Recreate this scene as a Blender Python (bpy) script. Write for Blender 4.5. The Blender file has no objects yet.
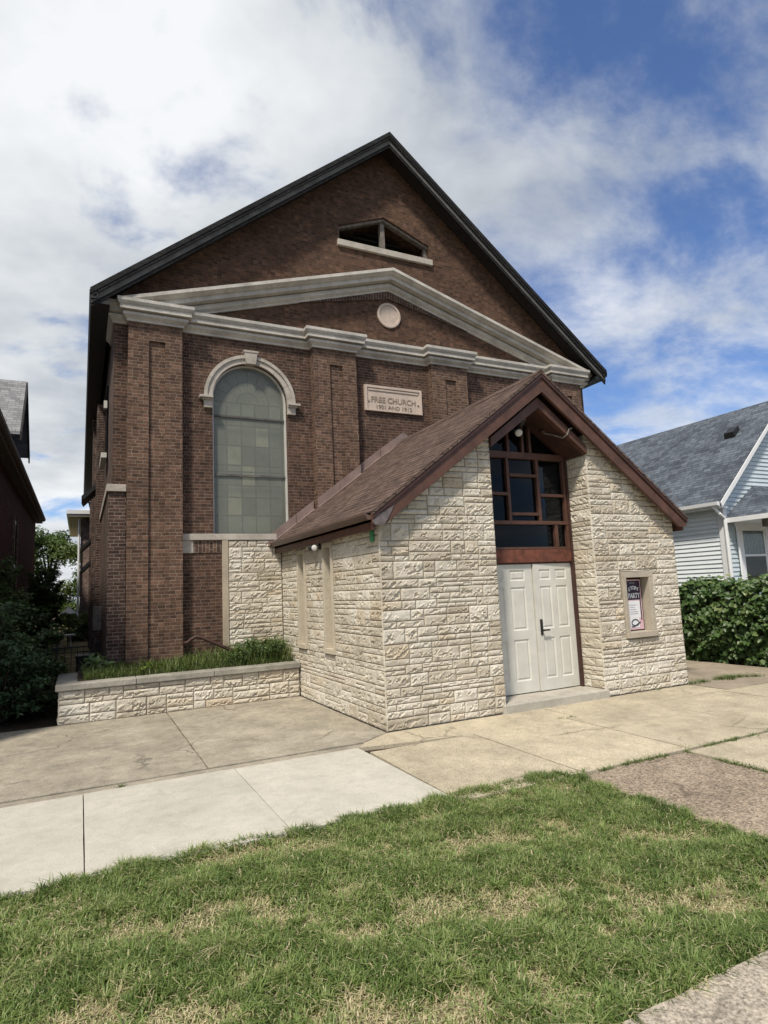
import bpy, bmesh, math, random
import numpy as np
from mathutils import Vector, Matrix, noise
from mathutils.geometry import tessellate_polygon
R = math.radians
rnd = random.Random(7)
S = bpy.context.scene
COL = S.collection

# ------------------------------------------------------------------ mesh helper
class MB:
    def __init__(s):
        s.v = []; s.f = []; s.t = []; s.tint = 0.5; s.uvrot = False
    def face(s, pts):
        i = len(s.v); s.v += [tuple(p) for p in pts]; s.f.append(tuple(range(i, i + len(pts)))); s.t.append(s.tint)
    def box(s, x0, x1, y0, y1, z0, z1):
        p = [(x0,y0,z0),(x1,y0,z0),(x1,y1,z0),(x0,y1,z0),(x0,y0,z1),(x1,y0,z1),(x1,y1,z1),(x0,y1,z1)]
        s.hexa(p)
    def hexa(s, p):
        i = len(s.v); s.v += [tuple(q) for q in p]
        for q in ((3,2,1,0),(4,5,6,7),(0,1,5,4),(1,2,6,5),(2,3,7,6),(3,0,4,7)):
            s.f.append(tuple(i + k for k in q)); s.t.append(s.tint)
    def prism(s, poly, axis, a0, a1):
        """extrude a 2D polygon; axis 'y': poly is (x,z); 'x': (y,z); 'z': (x,y)"""
        def P(q, a):
            return {'y': (q[0], a, q[1]), 'x': (a, q[0], q[1]), 'z': (q[0], q[1], a)}[axis]
        tri = tessellate_polygon([[Vector((q[0], q[1], 0)) for q in poly]])
        i = len(s.v); n = len(poly)
        s.v += [P(q, a0) for q in poly] + [P(q, a1) for q in poly]
        for t in tri:
            s.f.append(tuple(i + k for k in t)); s.t.append(s.tint)
            s.f.append(tuple(i + n + k for k in reversed(t))); s.t.append(s.tint)
        for k in range(n):
            l = (k + 1) % n
            s.f.append((i + k, i + l, i + n + l, i + n + k)); s.t.append(s.tint)
    def sheet(s, polys, fn):
        """polygon with holes in 2D, mapped by fn to 3D"""
        loops = [[Vector((q[0], q[1], 0)) for q in p] for p in polys]
        tri = tessellate_polygon(loops)
        flat = [q for p in polys for q in p]
        i = len(s.v); s.v += [tuple(fn(*q)) for q in flat]
        for t in tri:
            s.f.append(tuple(i + k for k in t)); s.t.append(s.tint)
    def tube(s, pts, rad, n=8, cap=True):
        pts = [Vector(p) for p in pts]
        if not isinstance(rad, (list, tuple)): rad = [rad] * len(pts)
        i0 = len(s.v); up = None
        for k, p in enumerate(pts):
            d = (pts[min(k + 1, len(pts) - 1)] - pts[max(k - 1, 0)])
            d = d.normalized() if d.length > 1e-9 else Vector((0, 0, 1))
            if up is None:
                up = Vector((0, 0, 1)) if abs(d.z) < .9 else Vector((1, 0, 0))
            a = d.cross(up).normalized(); b = a.cross(d).normalized(); up = b
            for j in range(n):
                th = 2 * math.pi * j / n
                s.v.append(tuple(p + (a * math.cos(th) + b * math.sin(th)) * rad[k]))
        for k in range(len(pts) - 1):
            for j in range(n):
                a = i0 + k * n + j; b = i0 + k * n + (j + 1) % n
                s.f.append((a, b, b + n, a + n)); s.t.append(s.tint)
        if cap:
            s.f.append(tuple(i0 + j for j in reversed(range(n)))); s.t.append(s.tint)
            s.f.append(tuple(i0 + (len(pts) - 1) * n + j for j in range(n))); s.t.append(s.tint)
    def lathe(s, c, axis, prof, n=20):
        """prof: list of (along axis, radius) from point c"""
        ax = Vector(axis).normalized(); a = ax.orthogonal().normalized(); b = ax.cross(a)
        i0 = len(s.v); c = Vector(c)
        for (h, r) in prof:
            for j in range(n):
                th = 2 * math.pi * j / n
                s.v.append(tuple(c + ax * h + (a * math.cos(th) + b * math.sin(th)) * r))
        for k in range(len(prof) - 1):
            for j in range(n):
                p = i0 + k * n + j; q = i0 + k * n + (j + 1) % n
                s.f.append((p, q, q + n, p + n)); s.t.append(s.tint)
        s.f.append(tuple(i0 + j for j in reversed(range(n)))); s.t.append(s.tint)
        s.f.append(tuple(i0 + (len(prof) - 1) * n + j for j in range(n))); s.t.append(s.tint)
    def sweep(s, path, prof, fn, caps=True):
        """sweep profile (a,b) along a 2D path: a = offset along the right-hand normal (mitred), b = third axis; fn(u,v,w)->3D"""
        path = [Vector(p) for p in path]; n = len(path); m = len(prof); i0 = len(s.v)
        for k in range(n):
            d0 = (path[k] - path[k - 1]).normalized() if k > 0 else None
            d1 = (path[k + 1] - path[k]).normalized() if k < n - 1 else None
            if d0 is None: d0 = d1
            if d1 is None: d1 = d0
            n0 = Vector((d0.y, -d0.x)); n1 = Vector((d1.y, -d1.x))
            mv = (n0 + n1).normalized(); mv = mv / max(.3, mv.dot(n0))
            for (a, b) in prof:
                q = path[k] + mv * a
                s.v.append(tuple(fn(q.x, q.y, b)))
        for k in range(n - 1):
            for j in range(m - 1):
                a = i0 + k * m + j
                s.f.append((a, a + 1, a + m + 1, a + m)); s.t.append(s.tint)
        if caps:
            s.f.append(tuple(i0 + j for j in range(m))); s.t.append(s.tint)
            s.f.append(tuple(i0 + (n - 1) * m + j for j in reversed(range(m)))); s.t.append(s.tint)
    def build(s, name, mat, parent=None, origin=None, smooth=False, bevel=0, uv=True, fixn=True, weld=False):
        o0 = Vector(LOC[parent.name]) if parent is not None else Vector(origin or (0, 0, 0))
        me = bpy.data.meshes.new(name)
        me.from_pydata(s.v, [], s.f)
        at = me.attributes.new('tint', 'FLOAT', 'FACE'); at.data.foreach_set('value', s.t)
        if fixn or weld:
            bm = bmesh.new(); bm.from_mesh(me)
            if weld: bmesh.ops.remove_doubles(bm, verts=bm.verts, dist=.0002)
            if fixn: bmesh.ops.recalc_face_normals(bm, faces=bm.faces)
            bm.to_mesh(me); bm.free()
        if uv: boxuv(me)
        if o0.length: me.transform(Matrix.Translation(-o0))
        if smooth: me.polygons.foreach_set('use_smooth', [True] * len(me.polygons))
        me.materials.append(mat)
        o = bpy.data.objects.new(name, me); COL.objects.link(o)
        if parent is not None: o.parent = parent
        else: o.location = o0
        LOC[o.name] = o0
        if bevel:
            b = o.modifiers.new('bevel', 'BEVEL'); b.width = bevel; b.segments = 2; b.limit_method = 'ANGLE'; b.angle_limit = R(40)
        return o
LOC = {}
def boxuv(me):
    nv = len(me.vertices); nl = len(me.loops); nf = len(me.polygons)
    co = np.empty(nv * 3, 'f4'); me.vertices.foreach_get('co', co); co = co.reshape(-1, 3)
    vi = np.empty(nl, 'i4'); me.loops.foreach_get('vertex_index', vi)
    nn = np.empty(nf * 3, 'f4'); me.polygons.foreach_get('normal', nn); nn = nn.reshape(-1, 3)
    lt = np.empty(nf, 'i4'); me.polygons.foreach_get('loop_total', lt)
    n = np.repeat(nn, lt, 0)
    u = np.stack([-n[:, 1], n[:, 0], np.zeros(nl)], 1); L = np.linalg.norm(u, axis=1)
    flat = L < .05
    u[flat] = (1, 0, 0); L[flat] = 1; u /= L[:, None]
    v = np.cross(n, u); v[flat] = (0, 1, 0)
    p = co[vi]
    uv = np.stack([(p * u).sum(1), (p * v).sum(1)], 1).astype('f4')
    lay = me.uv_layers.new(name='UVMap'); lay.data.foreach_set('uv', uv.ravel())

def tag(o, label, cat, group=None, kind=None):
    if label: o['label'] = label
    if cat: o['category'] = cat
    if group: o['group'] = group
    if kind: o['kind'] = kind
    return o
def struct(o):
    o['kind'] = 'structure'; return o
def thing(name, loc, label, cat, group=None):
    o = bpy.data.objects.new(name, None); o.empty_display_size = .2; COL.objects.link(o); o.location = loc
    LOC[o.name] = Vector(loc)
    return tag(o, label, cat, group)
def dup(o, loc, label=None, group=None, rz=0):
    c = o.copy(); COL.objects.link(c); c.location = loc; c.rotation_euler = (0, 0, rz); LOC[c.name] = Vector(loc)
    if label: c['label'] = label
    if group: c['group'] = group
    for ch in list(o.children):
        d = ch.copy(); COL.objects.link(d); d.parent = c
        for g in list(ch.children):
            e = g.copy(); COL.objects.link(e); e.parent = d
    return c

# ------------------------------------------------------------------ materials
def newmat(name):
    m = bpy.data.materials.new(name); m.use_nodes = True; nt = m.node_tree; nt.nodes.clear()
    out = nt.nodes.new('ShaderNodeOutputMaterial'); b = nt.nodes.new('ShaderNodeBsdfPrincipled')
    nt.links.new(b.outputs[0], out.inputs[0])
    return m, nt, b
def N(nt, typ, props=None, **ins):
    n = nt.nodes.new('ShaderNode' + typ)
    for k, v in (props or {}).items(): setattr(n, k, v)
    for k, v in ins.items():
        k2 = k.replace('_', ' ')
        sock = n.inputs[int(k[1:])] if (k[0] == 'i' and k[1:].isdigit()) else n.inputs[k2]
        if isinstance(v, bpy.types.NodeSocket): nt.links.new(v, sock)
        else: sock.default_value = v
    return n
def c4(c): return (c[0], c[1], c[2], 1)
def coords(nt, kind='Object'): return N(nt, 'TexCoord').outputs[kind]
def mixc(nt, fac, a, b, mode='MIX'):
    n = nt.nodes.new('ShaderNodeMix'); n.data_type = 'RGBA'; n.blend_type = mode
    for sock, v in ((n.inputs[0], fac), (n.inputs[6], a), (n.inputs[7], b)):
        if isinstance(v, bpy.types.NodeSocket): nt.links.new(v, sock)
        else: sock.default_value = v if not isinstance(v, tuple) or len(v) == 4 else c4(v)
    return n.outputs[2]
def ramp(nt, fac, stops):
    n = nt.nodes.new('ShaderNodeValToRGB'); nt.links.new(fac, n.inputs[0])
    e = n.color_ramp.elements
    while len(e) < len(stops): e.new(.5)
    for k, (p, c) in enumerate(stops):
        e[k].position = p; e[k].color = c4(c) if isinstance(c, tuple) else (c, c, c, 1)
    return n.outputs[0]
def noi(nt, vec, scale, detail=4, rough=.55, dist=0):
    return N(nt, 'TexNoise', Vector=vec, Scale=scale, Detail=detail, Roughness=rough, Distortion=dist).outputs[0]
def bump(nt, b, h, strength=.5, dist=.01):
    n = N(nt, 'Bump', Height=h, Strength=strength, Distance=dist); nt.links.new(n.outputs[0], b.inputs['Normal'])
def link(nt, a, b): nt.links.new(a, b)

def plain(name, col, rough=.6, var=.25, scale=6, metal=0, bstr=.15, spec=.4):
    m, nt, b = newmat(name); c = coords(nt)
    f = noi(nt, c, scale, 6, .65)
    lo = tuple(x * (1 - var) for x in col); hi = tuple(min(1, x * (1 + var)) for x in col)
    link(nt, ramp(nt, f, [(.3, lo), (.7, hi)]), b.inputs['Base Color'])
    b.inputs['Roughness'].default_value = rough; b.inputs['Metallic'].default_value = metal
    b.inputs['Specular IOR Level'].default_value = spec
    bump(nt, b, noi(nt, c, scale * 12, 3), bstr, .004)
    return m

def brickmat(name, c1, c2, mortar, w=.172, h=.0575, ms=.0068, rot=0, stain=.35, dark=None, bs=.7, white=.0):
    m, nt, b = newmat(name)
    mp = N(nt, 'Mapping', Vector=coords(nt, 'UV'), Rotation=(0, 0, R(rot)))
    obj = coords(nt)
    jit = N(nt, 'MixRGB', {'blend_type': 'ADD'}, Fac=.006, Color1=mp.outputs[0], Color2=N(nt, 'TexNoise', Vector=obj, Scale=9.).outputs[1])
    br = N(nt, 'TexBrick', {'offset': .5, 'squash': .7, 'squash_frequency': 3}, Vector=jit.outputs[0], Color1=c4(c1), Color2=c4(c2), Mortar=c4(mortar), Scale=1.0, Mortar_Size=ms, Mortar_Smooth=.15, Bias=-.1, Brick_Width=w, Row_Height=h)
    fine = ramp(nt, noi(nt, obj, 60, 4, .7), [(.3, .72), (.7, 1.22)])
    col = mixc(nt, 1, br.outputs[0], fine, 'MULTIPLY')
    big = ramp(nt, noi(nt, obj, .9, 6, .65), [(.32, 1 - stain), (.66, 1.12)])
    col = mixc(nt, 1, col, big, 'MULTIPLY')
    hd = ramp(nt, N(nt, 'TexWhiteNoise', {'noise_dimensions': '2D'}, Vector=N(nt, 'VectorMath', {'operation': 'FLOOR'}, i0=N(nt, 'VectorMath', {'operation': 'DIVIDE'}, i0=mp.outputs[0], i1=(w * .5, h, 1)).outputs[0]).outputs[0]).outputs[0], [(0, .62), (.5, 1.0), (.9, 1.10), (.94, 1.4)])
    col = mixc(nt, .85, col, hd, 'MULTIPLY')
    if white:
        sp = ramp(nt, noi(nt, obj, 3.2, 8, .8), [(.60, 0.0), (.78, white)])
        col = mixc(nt, sp, col, (.30, .27, .24))
    link(nt, col, b.inputs['Base Color']); b.inputs['Roughness'].default_value = .88
    b.inputs['Specular IOR Level'].default_value = .25
    hgt = N(nt, 'Math', {'operation': 'MULTIPLY_ADD'}, i0=br.outputs[1], i1=-1.0, i2=noi(nt, obj, 45, 4, .7))
    bump(nt, b, hgt.outputs[0], bs, .012)
    return m
M = {}
M['brick'] = brickmat('brown_brick', (.112, .058, .039), (.058, .033, .024), (.165, .128, .10), stain=.3, white=.25)
M['brick_pil'] = brickmat('brown_brick_pilaster', (.152, .084, .056), (.082, .047, .033), (.20, .155, .12), stain=.25, white=.2)
M['brick_gable'] = brickmat('gable_brick', (.126, .064, .039), (.068, .037, .024), (.108, .078, .057), stain=.3, white=.3)
M['soldier'] = brickmat('soldier_brick', (.125, .072, .05), (.065, .038, .028), (.20, .165, .135), rot=90, w=.19, h=.062)
M['brick_side'] = brickmat('side_brick', (.10, .058, .045), (.05, .03, .025), (.20, .165, .14))
M['brick_red'] = brickmat('dark_red_brick', (.125, .036, .027), (.07, .023, .018), (.055, .035, .03), ms=.006)
M['brick_pink'] = brickmat('pale_red_brick', (.30, .20, .165), (.20, .13, .11), (.30, .26, .23))

def shingle(name, c1, c2, gap, w=.26, h=.125, mott=.5):
    m, nt, b = newmat(name)
    uv = coords(nt, 'UV'); obj = coords(nt)
    br = N(nt, 'TexBrick', {'offset': .37, 'offset_frequency': 2, 'squash': .8, 'squash_frequency': 3}, Vector=uv, Color1=c4(c1), Color2=c4(c2), Mortar=c4(gap), Scale=1.0, Mortar_Size=.006, Mortar_Smooth=.3, Bias=0, Brick_Width=w, Row_Height=h)  # dark lines: gaps between tabs, plus painted shade under each course
    g = ramp(nt, noi(nt, obj, 150, 3, .8), [(.3, .6), (.7, 1.4)])
    col = mixc(nt, 1, br.outputs[0], g, 'MULTIPLY')
    big = ramp(nt, noi(nt, obj, 1.3, 6, .6), [(.3, 1 - mott * .5), (.7, 1 + mott * .4)])
    col = mixc(nt, 1, col, big, 'MULTIPLY')
    link(nt, col, b.inputs['Base Color']); b.inputs['Roughness'].default_value = .92
    b.inputs['Specular IOR Level'].default_value = .2
    # each course laps over the one below
    sx = N(nt, 'SeparateXYZ', Vector=uv)
    saw = N(nt, 'Math', {'operation': 'DIVIDE'}, i0=sx.outputs[1], i1=h)
    fr = N(nt, 'Math', {'operation': 'FRACT'}, i0=saw.outputs[0])
    hh = N(nt, 'Math', {'operation': 'MULTIPLY_ADD'}, i0=fr.outputs[0], i1=-.9, i2=br.outputs[1])
    hh2 = N(nt, 'Math', {'operation': 'MULTIPLY_ADD'}, i0=noi(nt, obj, 120, 2), i1=.5, i2=hh.outputs[0])
    bump(nt, b, hh2.outputs[0], .55, .012)
    return m
M['roof_brown'] = shingle('brown_shingle', (.150, .104, .084), (.072, .050, .041), (.03, .022, .019), w=.24, h=.11, mott=.22)
M['roof_dark'] = shingle('charcoal_shingle', (.024, .024, .025), (.014, .014, .015), (.012, .012, .012))
M['roof_grey'] = shingle('blue_grey_shingle', (.125, .145, .175), (.062, .074, .094), (.03, .034, .044), w=.22, h=.11, mott=.6)
M['roof_light'] = shingle('pale_grey_shingle', (.27, .27, .275), (.17, .17, .175), (.09, .09, .09), w=.34, h=.14)

def stonemat():
    m, nt, b = newmat('split_limestone'); obj = coords(nt)
    t = N(nt, 'Attribute', {'attribute_name': 'tint', 'attribute_type': 'GEOMETRY'}).outputs['Fac']
    base = ramp(nt, t, [(0, (.22, .195, .155)), (.05, (.34, .30, .235)), (.10, (.46, .41, .325)), (.4, (.575, .53, .445)), (.75, (.665, .63, .55)), (1, (.56, .48, .365))])
    vein = ramp(nt, noi(nt, obj, 14, 8, .72, .6), [(.30, (.72, .68, .62)), (.48, (1, 1, 1)), (.75, (1.06, 1.05, 1.02))])
    col = mixc(nt, 1, base, vein, 'MULTIPLY')
    st = ramp(nt, noi(nt, obj, 1.6, 8, .72), [(.38, (.72, .69, .64)), (.58, (1, 1, 1))])
    col = mixc(nt, .8, col, st, 'MULTIPLY')
    pits = ramp(nt, noi(nt, obj, 55, 4, .75), [(.30, (.55, .50, .44)), (.42, (1, 1, 1))])
    col = mixc(nt, .7, col, pits, 'MULTIPLY')
    link(nt, col, b.inputs['Base Color']); b.inputs['Roughness'].default_value = .85; b.inputs['Specular IOR Level'].default_value = .25
    hh = N(nt, 'Math', {'operation': 'MULTIPLY_ADD'}, i0=noi(nt, obj, 28, 7, .75), i1=1.4, i2=noi(nt, obj, 90, 3, .6))
    bump(nt, b, hh.outputs[0], .55, .012)
    return m
M['stone'] = stonemat()
def limestone(name, col, dirt=.6, dscale=2.2):
    m, nt, b = newmat(name); obj = coords(nt)
    d = ramp(nt, noi(nt, obj, dscale, 8, .72), [(.36, tuple(x * (1 - dirt) for x in col)), (.62, col)])
    f = ramp(nt, noi(nt, obj, 40, 5, .7), [(.3, .8), (.7, 1.12)])
    link(nt, mixc(nt, 1, d, f, 'MULTIPLY'), b.inputs['Base Color'])
    b.inputs['Roughness'].default_value = .85; b.inputs['Specular IOR Level'].default_value = .25
    bump(nt, b, noi(nt, obj, 50, 5, .7), .3, .006)
    return m
M['lime'] = limestone('carved_limestone', (.50, .455, .395), .35)
M['lime_dirty'] = limestone('weathered_limestone', (.58, .55, .495), .38, 1.9)
M['lime_tan'] = limestone('tan_cast_stone', (.44, .375, .285), .2)
M['lime_pale'] = limestone('pale_cast_stone', (.55, .49, .385), .15)
M['lime_grey'] = limestone('grey_cast_stone', (.45, .40, .32), .2)
M['plaque'] = limestone('plaque_stone', (.56, .46, .385), .2)
M['coping'] = limestone('grey_coping_stone', (.37, .35, .30), .4)
M['letter'] = plain('carved_letter', (.24, .19, .15), .9)

def concrete(name, col, agg=.25, stain=.3, sc=1.2, speck=120, cracks=.75):
    m, nt, b = newmat(name); obj = coords(nt)
    s1 = ramp(nt, noi(nt, obj, sc, 8, .7), [(.33, 1 - stain), (.64, 1.05)])
    s2 = ramp(nt, noi(nt, obj, speck, 3, .75), [(.32, 1 - agg), (.68, 1 + agg)])
    s3 = ramp(nt, noi(nt, obj, 7, 9, .78, .6), [(.34, 1 - stain * .65), (.5, 1.0), (.66, 1 + stain * .3)])
    c = mixc(nt, 1, c4(col), s1, 'MULTIPLY'); c = mixc(nt, 1, c, s2, 'MULTIPLY'); c = mixc(nt, 1, c, s3, 'MULTIPLY')
    t = N(nt, 'Attribute', {'attribute_name': 'tint', 'attribute_type': 'GEOMETRY'}).outputs['Fac']
    c = mixc(nt, 1, c, ramp(nt, t, [(0, .86), (1, 1.14)]), 'MULTIPLY')
    # hairline cracks in some places, dark spots
    wv = N(nt, 'MixRGB', {'blend_type': 'ADD'}, Fac=.35, Color1=obj, Color2=N(nt, 'TexNoise', Vector=obj, Scale=2.2, Detail=6., Roughness=.7).outputs[1]).outputs[0]
    vo = N(nt, 'TexVoronoi', {'feature': 'DISTANCE_TO_EDGE'}, Vector=wv, Scale=.62).outputs[0]
    ck = ramp(nt, vo, [(.004, 1.0), (.012, 0.0)])
    ck = mixc(nt, 1, ck, ramp(nt, noi(nt, obj, .8, 2), [(.50, 0.0), (.58, cracks)]), 'MULTIPLY')
    c = mixc(nt, ck, c, tuple(x * .35 for x in col))
    sp = ramp(nt, noi(nt, obj, 16, 2, .5), [(.76, 0.0), (.79, .55)])
    c = mixc(nt, sp, c, tuple(x * .45 for x in col))
    link(nt, c, b.inputs['Base Color']); b.inputs['Roughness'].default_value = .9; b.inputs['Specular IOR Level'].default_value = .25
    bump(nt, b, noi(nt, obj, speck, 4, .75), .3, .006)
    return m
M['conc_new'] = concrete('pale_concrete', (.485, .462, .395), .2, .18, cracks=.25)
M['conc_yel'] = concrete('buff_concrete', (.47, .41, .30), .5, .3)
M['conc_old'] = concrete('old_grey_concrete', (.37, .332, .262), .4, .4, 1.6)
M['conc_drive'] = concrete('driveway_concrete', (.33, .28, .215), .25, .3, 1.2)
M['conc_agg'] = concrete('exposed_aggregate', (.30, .242, .18), .75, .3, 2.2, 50)
M['conc_curb'] = concrete('kerb_concrete', (.40, .35, .28), .6, .25, 1.5, 60)
M['conc_step'] = concrete('grey_step_concrete', (.46, .43, .37), .25, .3)
M['asphalt'] = concrete('asphalt', (.06, .06, .06), .4, .2)

def soilmat():
    m, nt, b = newmat('soil_and_thatch'); obj = coords(nt)
    f = noi(nt, obj, 1.8, 6, .65)
    c = ramp(nt, f, [(.36, (.11, .11, .05)), (.54, (.23, .195, .115)), (.66, (.38, .305, .20))])
    g = ramp(nt, noi(nt, obj, 85, 4, .75), [(.3, .55), (.7, 1.35)])
    link(nt, mixc(nt, 1, c, g, 'MULTIPLY'), b.inputs['Base Color']); b.inputs['Roughness'].default_value = 1
    b.inputs['Specular IOR Level'].default_value = .1
    bump(nt, b, noi(nt, obj, 70, 4, .75), .8, .02)
    return m
M['soil'] = soilmat()
M['dirt'] = plain('dark_dirt', (.055, .043, .03), .95, .4, 9, bstr=.6, spec=.1)

def leafmat(name, stops, rough=.45, trans=.3, spec=.35):
    m = bpy.data.materials.new(name); m.use_nodes = True; nt = m.node_tree; nt.nodes.clear()
    out = nt.nodes.new('ShaderNodeOutputMaterial'); b = nt.nodes.new('ShaderNodeBsdfPrincipled')
    t = N(nt, 'Attribute', {'attribute_name': 'tint', 'attribute_type': 'GEOMETRY'}).outputs['Fac']
    col = ramp(nt, t, stops)
    link(nt, col, b.inputs['Base Color']); b.inputs['Roughness'].default_value = rough; b.inputs['Specular IOR Level'].default_value = spec
    tr = N(nt, 'BsdfTranslucent', Color=mixc(nt, 1, col, (1.1, 1.25, .6, 1), 'MULTIPLY'))
    mx = N(nt, 'MixShader', Fac=trans); nt.links.new(b.outputs[0], mx.inputs[1]); nt.links.new(tr.outputs[0], mx.inputs[2])
    nt.links.new(mx.outputs[0], out.inputs[0])
    return m
M['grass'] = leafmat('grass_blades', [(0, (.085, .135, .032)), (.35, (.168, .238, .062)), (.62, (.25, .31, .108)), (.78, (.42, .385, .215)), (1, (.62, .53, .35))], .5, .28)
M['weed'] = leafmat('weed_blades', [(0, (.075, .12, .03)), (.6, (.15, .20, .065)), (1, (.29, .275, .14))], .5, .3)
M['hedge'] = leafmat('hedge_leaves', [(0, (.03, .065, .018)), (.5, (.07, .125, .035)), (.85, (.13, .185, .06)), (1, (.21, .235, .09))], .42, .22, .4)
M['bush'] = leafmat('bush_leaves', [(0, (.03, .06, .028)), (.6, (.065, .11, .045)), (1, (.13, .18, .075))], .45, .25)
M['tree'] = leafmat('tree_leaves', [(0, (.05, .09, .025)), (.6, (.10, .155, .045)), (1, (.17, .22, .075))], .5, .35)
M['shrub'] = leafmat('planter_leaves', [(0, (.035, .07, .02)), (.6, (.085, .14, .042)), (1, (.17, .215, .08))], .45, .25)
M['pale_leaf'] = leafmat('pale_leaves', [(0, (.12, .19, .04)), (1, (.25, .31, .08))], .5, .3)
M['hosta'] = leafmat('broad_leaves', [(0, (.05, .095, .03)), (1, (.13, .18, .07))], .45, .25)
M['bark'] = plain('bark', (.075, .055, .04), .95, .4, 14, bstr=.8, spec=.1)

M['brown_paint'] = plain('brown_painted_wood', (.090, .043, .029), .55, .35, 5, bstr=.3)
M['brown_dark'] = plain('dark_brown_wood', (.050, .022, .017), .6, .3, 5)
M['brown_worn'] = plain('worn_red_brown_board', (.13, .045, .028), .75, .55, 9, bstr=.4)
M['flash'] = plain('brown_flashing', (.215, .155, .135), .45, .2, 4, spec=.5)
M['brown_metal'] = plain('brown_metal', (.120, .078, .062), .42, .2, 4, spec=.5)
M['soffit'] = plain('dark_soffit', (.018, .014, .012), .8, .3)
M['grey_fascia'] = plain('grey_weathered_fascia', (.10, .097, .09), .8, .4, 4)
M['black_metal'] = plain('black_metal', (.012, .012, .012), .5, .2, 5, spec=.5)
M['bare_metal'] = plain('bare_weathered_metal', (.17, .145, .14), .5, .45, 14, .3)
M['door_paint'] = plain('off_white_door_paint', (.57, .565, .51), .5, .09, 4, bstr=.06)
M['white_paint'] = plain('white_paint', (.74, .75, .75), .55, .06, 3)
M['grey_white'] = plain('off_white_frame', (.52, .51, .48), .6, .1, 4)
M['siding'] = plain('blue_siding_lit', (.74, .79, .81), .55, .07, 2, bstr=.08)  # lighter copy of the house siding, sunlit side put into the colour
M['siding_front'] = plain('blue_siding_shaded', (.50, .575, .61), .55, .07, 2, bstr=.08)  # darker copy of the same siding, shade on the front put into the colour
M['wood_grey'] = plain('weathered_grey_post', (.17, .15, .13), .9, .45, 12, bstr=.6)
M['void'] = plain('dark_interior', (.02, .018, .016), .95, .2)  # near-black colour standing in for unlit rooms and recesses
M['green'] = plain('green_paint', (.06, .27, .12), .6, .2, 20)
M['tan_panel'] = plain('tan_panel', (.19, .16, .12), .7, .12, 3)
M['lamp_white'] = plain('white_lamp_glass', (.62, .62, .60), .2, .05, 3, spec=.6)
M['cream'] = plain('cream_soffit', (.50, .48, .41), .7, .1, 3)
M['poster_dark'] = plain('poster_dark_purple', (.030, .017, .045), .35, .25, 14)
M['poster_white'] = plain('poster_white', (.72, .73, .76), .35, .03, 5)
M['poster_pink'] = plain('poster_pink', (.62, .42, .47), .4, .15, 30)
M['poster_black'] = plain('poster_black', (.02, .02, .022), .4, .1)
M['poster_grey'] = plain('poster_grey', (.33, .34, .38), .4, .1)
M['curtain'] = plain('pale_curtain', (.78, .80, .78), .9, .2, 9)

def glassmat(name, tint, haze, hazecol, rough=.05, refl=1.0):
    m = bpy.data.materials.new(name); m.use_nodes = True; nt = m.node_tree; nt.nodes.clear()
    out = nt.nodes.new('ShaderNodeOutputMaterial')
    tr = N(nt, 'BsdfTransparent', Color=c4(tint)); gl = N(nt, 'BsdfGlossy', Roughness=rough)
    df = N(nt, 'BsdfDiffuse', Color=c4(hazecol))
    obj = coords(nt)
    hz = N(nt, 'Math', {'operation': 'MULTIPLY_ADD'}, i0=noi(nt, obj, 1.6, 5, .6), i1=haze * .7, i2=haze * .65)
    m1 = N(nt, 'MixShader', Fac=hz.outputs[0]); nt.links.new(tr.outputs[0], m1.inputs[1]); nt.links.new(df.outputs[0], m1.inputs[2])
    fr = N(nt, 'Math', {'operation': 'MULTIPLY'}, i0=N(nt, 'Fresnel', IOR=1.5).outputs[0], i1=refl)
    m2 = N(nt, 'MixShader', Fac=fr.outputs[0]); nt.links.new(m1.outputs[0], m2.inputs[1]); nt.links.new(gl.outputs[0], m2.inputs[2])
    nt.links.new(m2.outputs[0], out.inputs[0])
    return m
M['storm_glass'] = glassmat('dusty_storm_glass', (.86, .88, .82), .46, (.27, .28, .235), .16, .5)
M['dark_glass'] = glassmat('dark_window_glass', (.35, .38, .42), .06, (.03, .035, .045), .03, .30)
M['house_glass'] = glassmat('house_window_glass', (.75, .77, .78), .05, (.2, .2, .2), .03, .2)
def stainedmat():
    m, nt, b = newmat('stained_glass_panes')
    t = N(nt, 'Attribute', {'attribute_name': 'tint', 'attribute_type': 'GEOMETRY'}).outputs['Fac']
    c = ramp(nt, t, [(0, (.06, .07, .07)), (.3, (.15, .17, .15)), (.55, (.25, .27, .225)), (.8, (.33, .325, .255)), (1, (.40, .385, .29))])
    f = ramp(nt, noi(nt, coords(nt), 7, 5, .65), [(.3, .7), (.7, 1.25)])
    link(nt, mixc(nt, 1, c, f, 'MULTIPLY'), b.inputs['Base Color']); b.inputs['Roughness'].default_value = .25
    return m
M['stained'] = stainedmat()
M['lead'] = plain('dark_lead', (.03, .035, .033), .7)

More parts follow.
